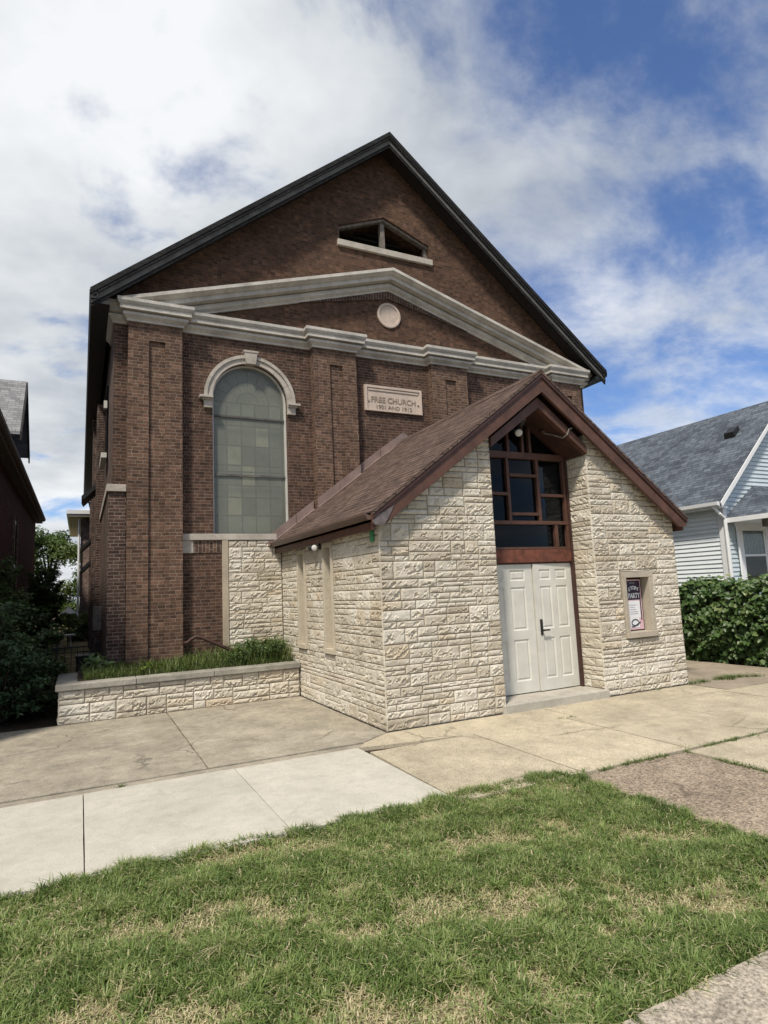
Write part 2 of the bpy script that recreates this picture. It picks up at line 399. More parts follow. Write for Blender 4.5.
# ------------------------------------------------------------------ split-face ashlar
def ashlar(mb, P, U, Vv, Nn, a0, a1, b0, b1, holes=(), top=None, seed=1, depth=1.0, step=.022, scale=1.0):
    """random-coursed split-face stones on a plane; (a,b) plane coordinates, top(a) clips the gable"""
    P, U, Vv, Nn = Vector(P), Vector(U), Vector(Vv), Vector(Nn); rg = random.Random(seed)
    rects = []
    b = b0
    while b < b1 - .02:
        H = rg.choice((.13, .18, .22, .26, .30)) * scale
        if b + H > b1 - .05: H = b1 - b
        a = a0
        while a < a1 - 1e-4:
            W = rg.uniform(.28, .75) * scale
            if a + W > a1 - .14: W = a1 - a
            # courses in this module
            r = rg.random()
            if H < .16: cs = [1.] if r < .62 else [.5, .5]
            elif H < .24: cs = [1.] if r < .3 else ([.38, .62] if r < .65 else [.62, .38])
            else: cs = [.45, .55] if r < .3 else ([.28, .44, .28] if r < .6 else ([.7, .3] if r < .82 else [.3, .7]))
            bb = b
            for cfr in cs:
                h = H * cfr
                if W > .42 and rg.random() < .62:
                    q = rg.uniform(.3, .7) * W
                    rects += [(a, a + q, bb, bb + h), (a + q, a + W, bb, bb + h)]
                else: rects.append((a, a + W, bb, bb + h))
                bb += h
            a += W
        b += H
    for (h0, h1, g0, g1) in holes:
        out = []
        for (x0, x1, y0, y1) in rects:
            if x1 <= h0 or x0 >= h1 or y1 <= g0 or y0 >= g1: out.append((x0, x1, y0, y1)); continue
            if x0 < h0: out.append((x0, h0, y0, y1))
            if x1 > h1: out.append((h1, x1, y0, y1))
            m0, m1 = max(x0, h0), min(x1, h1)
            if y0 < g0: out.append((m0, m1, y0, g0))
            if y1 > g1: out.append((m0, m1, g1, y1))
        rects = out
    g = .0038
    for (x0, x1, y0, y1) in rects:
        if top is not None:
            t0, t1 = top(x0), top(x1)
            if y0 > max(t0, t1) - .03: continue
        if x1 - x0 < .03 or y1 - y0 < .025: continue
        x0 += g; x1 -= g; y0 += g; y1 -= g
        def grid(lo, hi):
            n = max(1, int(round((hi - lo - .016) / step)))
            return [lo, lo + .008] + [lo + .008 + (hi - lo - .016) * k / n for k in range(1, n)] + [hi - .008, hi]
        gx, gy = grid(x0, x1), grid(y0, y1)
        sd = rg.uniform(0, 200); base = rg.uniform(.010, .019) * depth; amp = rg.uniform(.009, .016) * depth
        tint = rg.betavariate(2.0, 1.7) * .82 + .12
        if rg.random() < .05: tint = rg.uniform(.9, 1)
        slope = rg.uniform(-.25, .25)
        i0 = len(mb.v); nx, ny = len(gx), len(gy)
        for yy in gy:
            for xx in gx:
                e = min(xx - x0, x1 - xx, yy - y0, y1 - yy)
                if e < 1e-6: hgt = .002
                else:
                    s1 = min(1, e / .02); s2 = min(1, e / .045)
                    q = Vector((xx * 7 + sd, yy * 13, sd * .37))
                    r = noise.fractal(q, .9, 2.1, 4)
                    ck = noise.noise(Vector((xx * 13 - yy * 9 + sd, yy * 22 - xx * 5, sd)))
                    chip = -1.9 if ck > .24 else (.75 if ck > .10 else 0)
                    tt = (yy - y0) / (y1 - y0)
                    if tt > .72 or tt < .08: chip = max(chip, -.15)
                    hgt = .004 + base * (.45 + .55 * s1) + amp * s2 * (r * .8 + chip + slope * (tt - .5) * 2)
                yq = yy
                if top is not None: yq = min(yy, top(xx) - .002)
                mb.v.append(tuple(P + U * xx + Vv * yq + Nn * max(.001, hgt)))
        for j in range(ny - 1):
            for i in range(nx - 1):
                k = i0 + j * nx + i
                mb.f.append((k, k + 1, k + nx + 1, k + nx)); mb.t.append(tint)

# ------------------------------------------------------------------ measured layout (metres)
Y1, YP, YR = 4.135, 3.963, 3.679
X0 = 2.454
LX, RX = -2.87, 7.80
RIDGE, EAVE, EL, ER = 11.40, 6.80, -3.254, 8.202
RS = (RIDGE - EAVE) / (X0 - EL)
def roofz(x): return RIDGE - RS * abs(x - X0)
BACK = 25.3

# ================================================================= CHURCH
ch = thing('brick_church', (X0, Y1, 0), 'tall brown brick church with steep gable, pilasters and arched window behind the stone annex', 'church')
WC, WR, WB, WS = -.535, .695, 2.80, 5.29; WS0 = WS       # arched window: centre, radius, sill, springing
def archpts(c, r, b, s, n=24):
    return [(c - r, b), (c + r, b)] + [(c + r * math.cos(math.pi * k / n), s + r * math.sin(math.pi * k / n)) for k in range(n + 1)]
wins = [WC, 2 * X0 - WC]
attic = [(1.37, 8.93), (3.55, 8.93), (3.55, 9.28), (2.45, 9.70), (1.37, 9.26)]
GZ = 6.5
lower = [(LX, -.1), (RX, -.1), (RX, GZ), (LX, GZ)]
mb = MB()
mb.sheet([lower] + [archpts(c, WR, WB, WS - (.2 if c > 0 else 0)) for c in wins], lambda x, z: (x, Y1, z))
for c in wins:                                   # brick reveals
    p = archpts(c, WR, WB, WS - (.2 if c > 0 else 0))
    for k in range(len(p)):
        a, b = p[k], p[(k + 1) % len(p)]
        mb.face([(a[0], Y1, a[1]), (b[0], Y1, b[1]), (b[0], Y1 + .3, b[1]), (a[0], Y1 + .3, a[1])])
wall = mb.build('front_wall', M['brick'], ch, fixn=True)
mb = MB()
up = [(LX, GZ), (RX, GZ), (RX, roofz(RX) - .2), (X0, RIDGE - .2), (LX, roofz(LX) - .2)]
mb.sheet([up, attic], lambda x, z: (x, Y1, z))
for k in range(5):
    a, b = attic[k], attic[(k + 1) % 5]
    mb.face([(a[0], Y1, a[1]), (b[0], Y1, b[1]), (b[0], Y1 + .6, b[1]), (a[0], Y1 + .6, a[1])])
mb.build('gable_wall', M['brick_gable'], ch)
mb = MB()
zl = roofz(LX) - .2
mb.box(LX, LX + .3, Y1 + .004, BACK, -.1, zl); mb.box(RX - .3, RX, Y1 + .004, BACK, -.1, roofz(RX) - .2)
mb.sheet([[(LX + .3, -.1), (RX - .3, -.1), (RX - .3, zl), (X0, RIDGE - .22), (LX + .3, zl)]], lambda x, z: (x, BACK - .01, z))
mb.box(LX - .06, LX - .002, Y1 + .22, 13, -.1, 3.5)           # thicker base course on the side
mb.box(LX - .06, -2.665, Y1 - .05, Y1 + .22, -.1, 3.5)
for yb in (8.2, 14.5, 19.5): mb.box(LX - .16, LX - .003, yb, yb + .7, -.1, 6.2)
mb.build('side_wall', M['brick_side'], ch)
mb = MB(); mb.box(LX - .2, LX - .004, 11, 12.1, -.1, 6.55); mb.build('chimney_breast', M['brick_side'], ch)
mb = MB(); mb.hexa([(LX-.23,10.97,6.55),(LX-.004,10.97,6.55),(LX-.004,12.13,6.55),(LX-.23,12.13,6.55),(LX-.1,10.97,6.78),(LX-.004,10.97,6.85),(LX-.004,12.13,6.85),(LX-.1,12.13,6.78)]); mb.build('chimney_cap', M['lime'], ch)
# near-black sheets behind the windows stand in for the unlit inside
mb = MB(); mb.box(LX + .35, RX - .35, Y1 + .62, Y1 + .66, 0, RIDGE - 1.2 - 3.2); mb.prism([(.6, 8.2), (4.3, 8.2), (X0, 10.1)], 'y', Y1 + .62, Y1 + .66); mb.build('dark_backing', M['void'], ch)

# pilasters
P1, P2 = (-2.655, -1.775), (.667, 1.575)
pils = [P1, P2, (2 * X0 - P2[1], 2 * X0 - P2[0]), (2 * X0 - P1[1], 2 * X0 - P1[0])]
for (a, b) in pils:
    mb = MB(); w = b - a; c0, c1 = a + .375 * w, a + .68 * w; zt = 6.14
    mb.box(a, c0, YP, Y1 - .002, -.1, 6.50); mb.box(c1, b, YP, Y1 - .003, -.1, 6.50)
    mb.box(c0 + .0005, c1 - .0005, YP + .045, Y1 - .004, -.1, zt); mb.box(c0 + .0005, c1 - .0005, YP + .001, Y1 - .004, zt, 6.50)
    mb.build('pilaster', M['brick_pil'], ch)
# horizontal cornice, breaking forward round each pilaster
path = [(LX, 5.2), (LX, Y1)]
for (a, b) in pils: path += [(a, Y1), (a, YP), (b, YP), (b, Y1)]
path += [(RX, Y1), (RX, 5.2)]
prof = [(-.01, 6.44), (.03, 6.44), (.03, 6.475), (.06, 6.50), (.095, 6.53), (.095, 6.575), (.055, 6.58), (.055, 6.60), (.145, 6.605), (.145, 6.675), (.165, 6.69), (.185, 6.73), (.185, 6.785), (-.01, 6.81)]
mb = MB(); mb.sweep(path, prof, lambda u, v, w: (u, v, w)); mb.build('cornice', M['lime_dirty'], ch)
# raking cornice
SL = .302; AP = 8.345
pth = [(-2.85, AP - SL * (X0 + 2.85)), (X0, AP), (2 * X0 + 2.85, AP - SL * (X0 + 2.85))]
rp = [(0, .34), (.04, .34), (.04, .31), (.10, .27), (.10, .20), (.06, .195), (.06, .17), (.22, .165), (.22, .09), (.26, .08), (.33, .03), (.33, -.03), (.30, -.035), (0, -.035)]
mb = MB()
mb.sweep(pth, [(q, o) for (o, q) in rp], lambda u, v, w: (u, Y1 - w, v))
o = mb.build('raking_cornice', M['lime_dirty'], ch)
bm = bmesh.new(); bm.from_mesh(o.data)
lz = 6.795
r_ = bmesh.ops.bisect_plane(bm, geom=bm.verts[:] + bm.edges[:] + bm.faces[:], plane_co=(0, 0, lz), plane_no=(0, 0, 1), clear_inner=True)
bm.to_mesh(o.data); bm.free()
mb = MB(); xs = 5.0
for sgn in (-1, 1):
    xe = X0 + sgn * 4.75
    q = [(xe, AP - SL * 4.75 - .36 + .0), (X0, AP - .36), (X0, AP - .53), (xe, AP - SL * 4.75 - .53)]
    pz = [(x, max(z, 6.80)) for (x, z) in q]
    if sgn > 0: pz = pz[::-1]
    mb.prism(pz, 'y', Y1 - .03, Y1 - .001)
mb.build('soldier_band', M['soldier'], ch)
# medallion and plaque
mb = MB(); mb.lathe((X0, Y1 + .02, 7.45), (0, -1, 0), [(0, .275), (.05, .275), (.055, .262), (.055, .225), (.035, .215), (.035, .0)], 40)
mb.build('medallion', M['plaque'], ch)
pm = MB(); px0, px1, pz0, pz1 = 1.80, 3.13, 5.325, 5.865
pm.box(px0, px1, Y1 - .03, Y1 + .02, pz0, pz1)
for (a, b, c, d) in ((px0, px1, pz1 - .05, pz1), (px0, px1, pz0, pz0 + .03), (px0, px0 + .05, pz0 + .031, pz1 - .051), (px1 - .05, px1, pz0 + .031, pz1 - .051)): pm.box(a, b, Y1 - .055, Y1 - .0305, c, d)
pm.box(px0 + .08, px1 - .08, Y1 - .045, Y1 - .0305, pz1 - .105, pz1 - .075)
plq = pm.build('name_plaque', M['plaque'], ch)
def text(name, body, size, loc, mat, parent, depth=.004, align='CENTER', rot=(R(90), 0, 0), sx=1, bold=0):
    cu = bpy.data.curves.new(name, 'FONT'); cu.body = body; cu.size = size; cu.extrude = depth; cu.align_x = align; cu.offset = bold; cu.space_character = 1.0; cu.resolution_u = 3
    t = bpy.data.objects.new('tmp', cu); COL.objects.link(t); bpy.context.view_layer.update()
    me = bpy.data.meshes.new_from_object(t.evaluated_get(bpy.context.evaluated_depsgraph_get()))
    bpy.data.objects.remove(t); bpy.data.curves.remove(cu)
    o0 = LOC[parent.name]
    me.transform(Matrix.Translation(Vector(loc) - Vector(o0)) @ Matrix.Rotation(rot[2], 4, 'Z') @ Matrix.Rotation(rot[1], 4, 'Y') @ Matrix.Rotation(rot[0], 4, 'X') @ Matrix.Diagonal((sx, 1, 1, 1)))
    me.materials.clear(); me.materials.append(mat)
    o = bpy.data.objects.new(name, me); COL.objects.link(o); o.parent = parent; LOC[o.name] = o0
    return o
text('lettering', 'FREE CHURCH', .165, (X0 + .01, Y1 - .034, 5.52), M['letter'], plq, sx=.98, bold=.002)
text('lettering', '1901 AND 1912', .115, (X0 + .01, Y1 - .034, 5.385), M['letter'], plq, sx=1.1, bold=.001)
for xx in (px0 + .085, px1 - .085):
    mb = MB(); mb.lathe((xx, Y1 - .025, 5.53), (0, -1, 0), [(0, .025), (.02, .018)], 8); mb.build('ornament', M['letter'], plq)

# arched windows
for c in wins:
    WS = WS0 if c < 0 else WS0 - .2
    mb = MB(); n = 28
    r0, r1 = WR + .005, WR + .150
    for k in range(n):
        t0, t1 = math.pi * k / n, math.pi * (k + 1) / n
        gap = .006 if k % 4 == 0 else 0
        t0 += gap
        pts = []
        for y in (Y1 - .05, Y1 + .06):
            for (r, t) in ((r0, t0), (r1, t0), (r1, t1), (r0, t1)): pts.append((c + r * math.cos(t), y, WS + r * math.sin(t)))
        mb.hexa(pts)
        # raised outer moulding
        pts = []
        for y in (Y1 - .075, Y1 - .049):
            for (r, t) in ((r1 - .05, t0), (r1 + .01, t0), (r1 + .01, t1), (r1 - .05, t1)): pts.append((c + r * math.cos(t), y, WS + r * math.sin(t)))
        mb.hexa(pts)
    w = mb.build('arched_window', M['lime'], ch)
    mb = MB(); zt = WS + r1
    for (dy, sx0, sx1, zz0, zz1) in ((.11, .085, .125, WS + r0 - .02, zt + .055), (.12, .135, .145, zt + .055, zt + .09)):
        mb.hexa([(c - sx0, Y1 - dy, zz0), (c + sx0, Y1 - dy, zz0), (c + sx0, Y1 + .02, zz0), (c - sx0, Y1 + .02, zz0), (c - sx1, Y1 - dy, zz1), (c + sx1, Y1 - dy, zz1), (c + sx1, Y1 + .02, zz1), (c - sx1, Y1 + .02, zz1)])
    mb.build('keystone', M['lime'], w)
    for sg in (-1, 1):
        mb = MB(); xi, xo = c + sg * (WR + .004), c + sg * (WR + .160)
        a, b = min(xi, xo), max(xi, xo)
        mb.box(a, b, Y1 - .06, Y1 + .02, WS - .21, WS - .075)
        mb.box(a - (.03 if sg < 0 else 0), b + (.03 if sg > 0 else 0), Y1 - .09, Y1 + .02, WS - .075, WS - .045)
        mb.box(a - (.08 if sg < 0 else 0), b + (.08 if sg > 0 else 0), Y1 - .13, Y1 + .02, WS - .045, WS - .002)
        mb.build('impost', M['lime'], w, bevel=.006)
    # frame
    mb = MB()
    for sg in (-1, 1):
        xa = c + sg * (WR - .03); mb.box(min(xa, c + sg * WR), max(xa, c + sg * WR), Y1 + .06, Y1 + .14, WB, WS)
    for k in range(n):
        t0, t1 = math.pi * k / n, math.pi * (k + 1) / n; pts = []
        for y in (Y1 + .06, Y1 + .14):
            for (r, t) in ((WR - .028, t0), (WR, t0), (WR, t1), (WR - .028, t1)): pts.append((c + r * math.cos(t), y, WS + r * math.sin(t)))
        mb.hexa(pts)
    mb.build('frame', M['grey_white'], w)
    for zb in (4.985, 3.885):
        mb = MB(); mb.box(c - WR + .03, c + WR - .03, Y1 + .075, Y1 + .115, zb - .018, zb + .018); mb.build('glazing_bar', M['grey_fascia'], w)
    mb = MB(); mb.sheet([archpts(c, WR - .025, WB, WS)], lambda x, z: (x, Y1 + .10, z)); mb.build('storm_glass', M['storm_glass'], w)
    mb = MB(); mb.sheet([archpts(c, WR, WB, WS)], lambda x, z: (x, Y1 + .22, z)); mb.build('lead_came', M['lead'], w)
    # leaded panes
    mb = MB(); rg = random.Random(5 if c < 0 else 6)
    colx = [-.64, -.40, -.13, .13, .40, .64]
    rows = [2.82, 3.16, 3.50, 3.72, 3.98, 4.10, 4.47, 4.85, 4.98]
    for j in range(len(rows) - 1):
        for i in range(5):
            mb.tint = rg.uniform(.2, .52)
            if i in (0, 4): mb.tint = rg.uniform(.12, .3)
            if (i, j) in ((1, 5), (2, 3), (2, 4), (1, 1), (3, 6), (1, 2)): mb.tint = rg.uniform(.78, 1)
            if (i, j) in ((2, 5), (3, 5), (2, 1)): mb.tint = .08
            if j == 7: mb.tint = .25
            g = .013
            mb.face([(c + colx[i] + g, Y1 + .215, rows[j] + g), (c + colx[i + 1] - g, Y1 + .215, rows[j] + g), (c + colx[i + 1] - g, Y1 + .215, rows[j + 1] - g), (c + colx[i] + g, Y1 + .215, rows[j + 1] - g)])
    for (ra, rb, tt, ns) in ((.0, .20, .5, 3), (.22, .40, .78, 6), (.42, .62, .4, 8)):
        for k in range(ns):
            mb.tint = tt + rg.uniform(-.1, .1); pts = []
            t0, t1 = math.pi * k / ns + .02, math.pi * (k + 1) / ns - .02
            for t in (t0, (t0 + t1) / 2, t1): pts.append((c + rb * math.cos(t), Y1 + .215, WS + .01 + rb * math.sin(t)))
            for t in (t1, (t0 + t1) / 2, t0): pts.append((c + max(ra, .01) * math.cos(t), Y1 + .215, WS + .01 + max(ra, .01) * math.sin(t)))
            mb.face(pts)
    for i in range(5):
        mb.tint = rg.uniform(.25, .5); mb.face([(c + colx[i] + .013, Y1 + .215, 5.0), (c + colx[i + 1] - .013, Y1 + .215, 5.0), (c + colx[i + 1] - .013, Y1 + .215, 5.28), (c + colx[i] + .013, Y1 + .215, 5.28)])
    mb.build('stained_panes', M['stained'], w)
# attic window
mb = MB(); mb.box(1.33, 3.60, Y1 - .06, Y1 + .2, 8.80, 8.93); aw = mb.build('attic_window', M['lime'], ch, bevel=.006)
mb = MB(); mb.box(2.40, 2.50, Y1 + .10, Y1 + .2, 8.932, 9.66); mb.build('post', M['wood_grey'], aw)
for (a, b) in ((1.372, 1.43), (3.47, 3.548)):
    mb = MB(); mb.box(a, b, Y1 + .1, Y1 + .18, 8.932, 9.24); mb.build('jamb', M['wood_grey'], aw)
mb = MB()
for (a, b) in (((1.372, 9.262), (2.45, 9.698)), ((2.45, 9.698), (3.548, 9.282))):
    mb.prism([a, b, (b[0], b[1] - .06), (a[0], a[1] - .06)], 'y', Y1 + .05, Y1 + .16)
mb.build('head_board', M['wood_grey'], aw)
mb = MB()
for k in range(5): mb.hexa([(1.45, Y1 + .42, 8.95 + k * .13), (3.45, Y1 + .42, 8.95 + k * .13), (3.45, Y1 + .5, 9.03 + k * .13), (1.45, Y1 + .5, 9.03 + k * .13), (1.45, Y1 + .42, 8.965 + k * .13), (3.45, Y1 + .42, 8.965 + k * .13), (3.45, Y1 + .5, 9.045 + k * .13), (1.45, Y1 + .5, 9.045 + k * .13)])
mb.build('louvre', M['void'], aw)

# sill band, stone infill and jamb strip under the arched window
mb = MB()
mb.box(-1.772, -.1, Y1 - .045, Y1 + .28, 2.69, 2.80); mb.build('sill_band', M['lime'], ch, bevel=.006); mb = MB(); mb.box(5.0, 6.68, Y1 - .045, Y1 + .28, 2.69, 2.80); mb.build('sill_band', M['lime'], ch, bevel=.006); mb = MB()
mb.box(LX - .09, -2.66, Y1 - .09, Y1 + .25, 3.50, 3.62); mb.box(LX - .09, LX + .0, Y1 + .251, 13, 3.50, 3.62)
mb.build('sill_band', M['lime'], ch, bevel=.006)
mb = MB(); mb.box(-1.575, -1.095, Y1 - .012, Y1 - .0005, 2.47, 2.688); mb.build('soldier_course', M['soldier'], ch)
mb = MB(); mb.box(-1.772, -1.577, Y1 - .02, Y1 + .02, 2.47, 2.689); mb.build('stone_block', M['lime'], ch)
mb = MB(); mb.box(-1.09, -.985, Y1 - .04, Y1 + .02, -.1, 2.689); mb.build('jamb_stone', M['lime_tan'], ch, bevel=.004)
mb = MB(); mb.box(-.984, -.012, Y1 - .012, Y1 - .0006, -.1, 2.688); mb.t = [0.02] * len(mb.t)
ashlar(mb, (0, Y1 - .012, 0), (1, 0, 0), (0, 0, 1), (0, -1, 0), -.984, -.012, .3, 2.685, seed=21, scale=.82, step=.024)
mb.build('stone_panel', M['stone'], ch, fixn=False)

# church roof
def slab(mb, xa, za, xb, zb, y0, y1, th):
    mb.hexa([(xa, y0, za - th), (xb, y0, zb - th), (xb, y1, zb - th), (xa, y1, za - th), (xa, y0, za), (xb, y0, zb), (xb, y1, zb), (xa, y1, za)])
mb = MB()
slab(mb, EL, EAVE, X0, RIDGE, YR, BACK + .3, .10); slab(mb, X0 + .0005, RIDGE, ER, EAVE, YR, BACK + .3, .10)
rf = mb.build('roof', M['roof_dark'], ch)
mb = MB()
slab(mb, EL + .03, EAVE + .03 * RS - .101, X0, RIDGE - .101, YR + .06, BACK + .2, .09); slab(mb, X0 + .0005, RIDGE - .101, ER - .03, EAVE + .03 * RS - .101, YR + .06, BACK + .2, .09)
mb.build('soffit', M['soffit'], rf)
mb = MB()
for (xa, xb) in ((EL + .02, X0), (ER - .02, X0)):
    za, zb = roofz(xa) - .102, RIDGE - .102
    mb.prism([(xa, za - .05), (xb, zb - .05), (xb, zb - .155), (xa, za - .155)], 'y', YR + .045, YR + .075)
mb.build('rake_fascia', M['grey_fascia'], rf)
mb = MB()
for (xa, xb) in ((EL + .02, X0), (ER - .02, X0)):
    za, zb = roofz(xa) - .102, RIDGE - .102
    mb.prism([(xa, za), (xb, zb), (xb, zb - .055), (xa, za - .055)], 'y', YR + .01, YR + .044)
    mb.prism([(xa, za - .157), (xb, zb - .157), (xb, zb - .22), (xa, za - .22)], 'y', YR + .06, YR + .09)
mb.build('rake_trim', M['roof_dark'], rf)
for (xe, sg) in ((EL, -1), (ER, 1)):
    mb = MB()
    g = [(0, 0), (0, -.12), (.03, -.14), (.10, -.14), (.125, -.10), (.125, .0), (.115, .0), (.115, -.09), (.02, -.12), (.01, 0)]
    mb.prism([(xe + sg * (p - .115), EAVE - .03 + q) for (p, q) in g], 'y', YR + .01, BACK + .2)
    mb.box(min(xe - sg * .3, xe - sg * .012), max(xe - sg * .3, xe - sg * .012), YR + .07, BACK, EAVE - .22, EAVE - .16)
    mb.build('gutter', M['black_metal'], rf)
# side windows, hoods and downpipes on the left flank
for (ya, z0, z1) in ((6.2, 4.6, 6.0), (9.4, 4.3, 6.0), (16.2, 4.0, 5.8)):
    mb = MB(); mb.box(LX - .03, LX - .001, ya, ya + .9, z0, z1); w = mb.build('side_window', M['dark_glass'], ch)
    mb = MB(); mb.box(LX - .13, LX - .031, ya - .12, ya + 1.02, z0 - .1, z0 - .002); mb.build('sill', M['grey_white'], w); mb = MB(); mb.box(LX - .09, LX - .031, ya - .12, ya - .002, z1 - .5, z1 - .35); mb.build('impost', M['grey_white'], w)
for (ya, z0) in ((9.2, 4.55), (15, 3.8), (13, 3.0)):
    mb = MB(); mb.prism([(LX - .42, z0 - .42), (LX - .004, z0), (LX - .004, z0 + .12), (LX - .46, z0 - .33)], 'y', ya, ya + 1.3); mb.build('window_hood', M['black_metal'], ch)
mb = MB(); mb.tube([(EL + .02, 24.6, 6.7), (EL + .25, 24.6, 6.3), (LX - .07, 24.6, 6.0), (LX - .07, 24.6, .1)], .045, 8); mb.build('downpipe', M['black_metal'], ch)
mb = MB(); mb.tube([(LX - .12, 12.9, 6.5), (LX - .12, 12.9, .1)], .04, 8); mb.build('downpipe', M['black_metal'], ch)
mb = MB(); mb.box(LX - .22, LX - .062, 6.6, 6.9, 1.15, 1.62); mb.build('meter_box', M['wood_grey'], ch, bevel=.015)

# ================================================================= ANNEX
W, VZ = 5.278, 2.508
RXC, RZ, EX, EZ, OF = W / 2, 4.752, -.161, 2.647, -.167
VS = (RZ - EZ) / (RXC - EX)
def vroof(x): return RZ - VS * abs(x - RXC)
an = thing('entrance_annex', (RXC, 0, 0), 'low cream split-stone entrance annex with brown gable roof and white double doors', 'building')
DL, DR, DY = 1.735, 3.545, .45
TH = .14            # roof thickness measured vertically
dh = (4.125, 4.615, .895, 1.715); dfr = (4.05, 4.69, .81, 1.805)
slits = [(1.58, 1.99, .80, 2.44), (2.80, 3.22, .80, 2.42)]
topf = lambda x: vroof(x) - TH - .02
mb = MB(); mb.tint = .03
# mortar bed planes / backing
fl = [(0, -.05), (DL, -.05), (DL, topf(DL)), (0, topf(0))]
mb.sheet([fl], lambda x, z: (x, 0, z))
frr = [(DR, -.05), (W, -.05), (W, topf(W)), (DR, topf(DR))]
mb.sheet([frr, [(dh[0], dh[2]), (dh[1], dh[2]), (dh[1], dh[3]), (dh[0], dh[3])]], lambda x, z: (x, 0, z))
for x in (DL, DR):
    mb.face([(x, 0, -.05), (x, DY + .15, -.05), (x, DY + .15, topf(x)), (x, 0, topf(x))])
sl = [[(a, c), (b, c), (b, d), (a, d)] for (a, b, c, d) in slits]
mb.sheet([[(0, -.05), (Y1, -.05), (Y1, topf(0)), (0, topf(0))]] + sl, lambda y, z: (0, y, z))
mb.face([(W, 0, -.05), (W, Y1, -.05), (W, Y1, topf(W)), (W, 0, topf(W))])
for (a, b, c, d) in slits:
    for q in (((a, c), (b, c)), ((b, c), (b, d)), ((b, d), (a, d)), ((a, d), (a, c))):
        mb.face([(0, q[0][0], q[0][1]), (0, q[1][0], q[1][1]), (.25, q[1][0], q[1][1]), (.25, q[0][0], q[0][1])])
ex = .022
ashlar(mb, (0, 0, 0), (1, 0, 0), (0, 0, 1), (0, -1, 0), -ex, DL + ex, .012, 4.2, (), topf, 11, 1, .0155, .86)
ashlar(mb, (0, 0, 0), (1, 0, 0), (0, 0, 1), (0, -1, 0), DR - ex, W + ex, .012, 4.2, [dfr], topf, 12, 1, .0155, .86)
ashlar(mb, (0, 0, 0), (0, -1, 0), (0, 0, 1), (-1, 0, 0), -Y1 + .02, ex, .012, topf(0) - .01, [(-s[1], -s[0], s[2], s[3]) for s in slits], None, 13, .75, .02, .85)
ashlar(mb, (W, 0, 0), (0, 1, 0), (0, 0, 1), (1, 0, 0), -ex, Y1 - .02, .012, topf(W) - .01, (), None, 14, 1, .04)
ashlar(mb, (DR, 0, 0), (0, 1, 0), (0, 0, 1), (-1, 0, 0), -ex, DY - .03, .125, topf(DR), (), None, 15, .7)
ashlar(mb, (DL, 0, 0), (0, 1, 0), (0, 0, 1), (1, 0, 0), -ex, DY - .03, .125, topf(DL), (), None, 16, .7, .03)
mb.build('stone_wall', M['stone'], an, fixn=False)
# slit windows
for (a, b, c, d) in slits:
    mb = MB(); f = .075
    for (ya, yb, za, zb, pr) in ((a, b, c, c + f, .045), (a, b, d - f, d, .03), (a, a + f, c + f, d - f, .028), (b - f, b, c + f, d - f, .028)):
        mb.box(-pr, .14, ya + .0005, yb - .0005, za, zb)
    w = mb.build('slit_window', M['lime_pale'], an, bevel=.004)
    mb = MB(); mb.box(.11, .13, a + f, b - f, c + f, d - f); mb.build('panel', M['tan_panel'], w)
# display window
mb = MB(); a, b, c, d = dfr
for (xa, xb, za, zb, pr) in ((a, b, c - .0, dh[2], .055), (a, b, dh[3], d, .035), (a, dh[0], dh[2], dh[3], .034), (dh[1], b, dh[2], dh[3], .034)):
    mb.box(xa, xb, -pr, .17, za, zb)
dw = mb.build('display_window', M['lime_grey'], an, bevel=.005)
mb = MB(); mb.box(dh[0], dh[1], .135, .15, dh[2], dh[3]); mb.build('back_panel', M['void'], dw)
# door frame, transom window
mb = MB()
mb.box(DR - .055, DR - .022, DY - .06, DY + .12, .12, topf(DR)); mb.box(DL + .022, DL + .055, DY - .06, DY + .12, .12, topf(DL))
mb.box(DL + .056, DR - .056, DY - .02, DY + .12, 1.985, 2.0)
mb.build('door_frame', M['brown_dark'], an, bevel=.004)
mb = MB(); mb.box(DL + .056, DR - .056, DY - .04, DY + .08, 2.002, 2.195); mb.build('spandrel_board', M['brown_worn'], an, bevel=.006)
GA, GB = DL + .056, DR - .056
mb = MB()
def vbar(x, z0, z1, w=.05, y=DY): mb.box(x - w / 2, x + w / 2, y - .035, y + .05, z0, z1)
def hbar(xa, xb, z, h=.05, y=DY - .006): mb.box(xa, xb, y - .035, y + .04, z - h / 2, z + h / 2)
hbar(GA, GB, 2.215, .035); hbar(GA, GB, 2.60, .055); hbar(GA, GB, 3.625, .10)
vbar(3.24, 2.235, 2.57, .06); vbar(2.38, 2.63, 3.573); vbar(2.945, 2.63, 3.573, .055)
vbar(3.465, 2.235, 2.57, .045); vbar(3.465, 2.63, 3.573, .045)
hbar(GA, 2.352, 3.03, .045); hbar(2.408, 2.915, 3.32, .045); hbar(2.408, 2.915, 2.73, .045); hbar(2.975, 3.44, 3.025, .045)
for x in (2.42, 2.70, 2.84): vbar(x, 3.677, min(topf(x) - .05, 4.45), .045)
hbar(2.53, 2.72, 4.12, .04)
tw = mb.build('transom_window', M['brown_paint'], an, bevel=.004)
mb = MB(); mb.prism([(GA, 2.0), (GB, 2.0), (GB, topf(GB)), (RXC, RZ - TH - .02), (GA, topf(GA))], 'y', DY + .02, DY + .026); mb.build('glass', M['dark_glass'], tw)
mb = MB(); mb.prism([(.3, 0), (W - .3, 0), (W - .3, 2.5), (RXC, 4.3), (.3, 2.5)], 'y', 2.2, 2.25); mb.build('dark_backing', M['void'], an)  # near-black sheet stands in for the unlit room behind the transom
mb = MB(); mb.box(3.0, 3.2, DY + .12, DY + .32, 2.24, 2.5); mb.build('cardboard_box', M['tan_panel'], an)
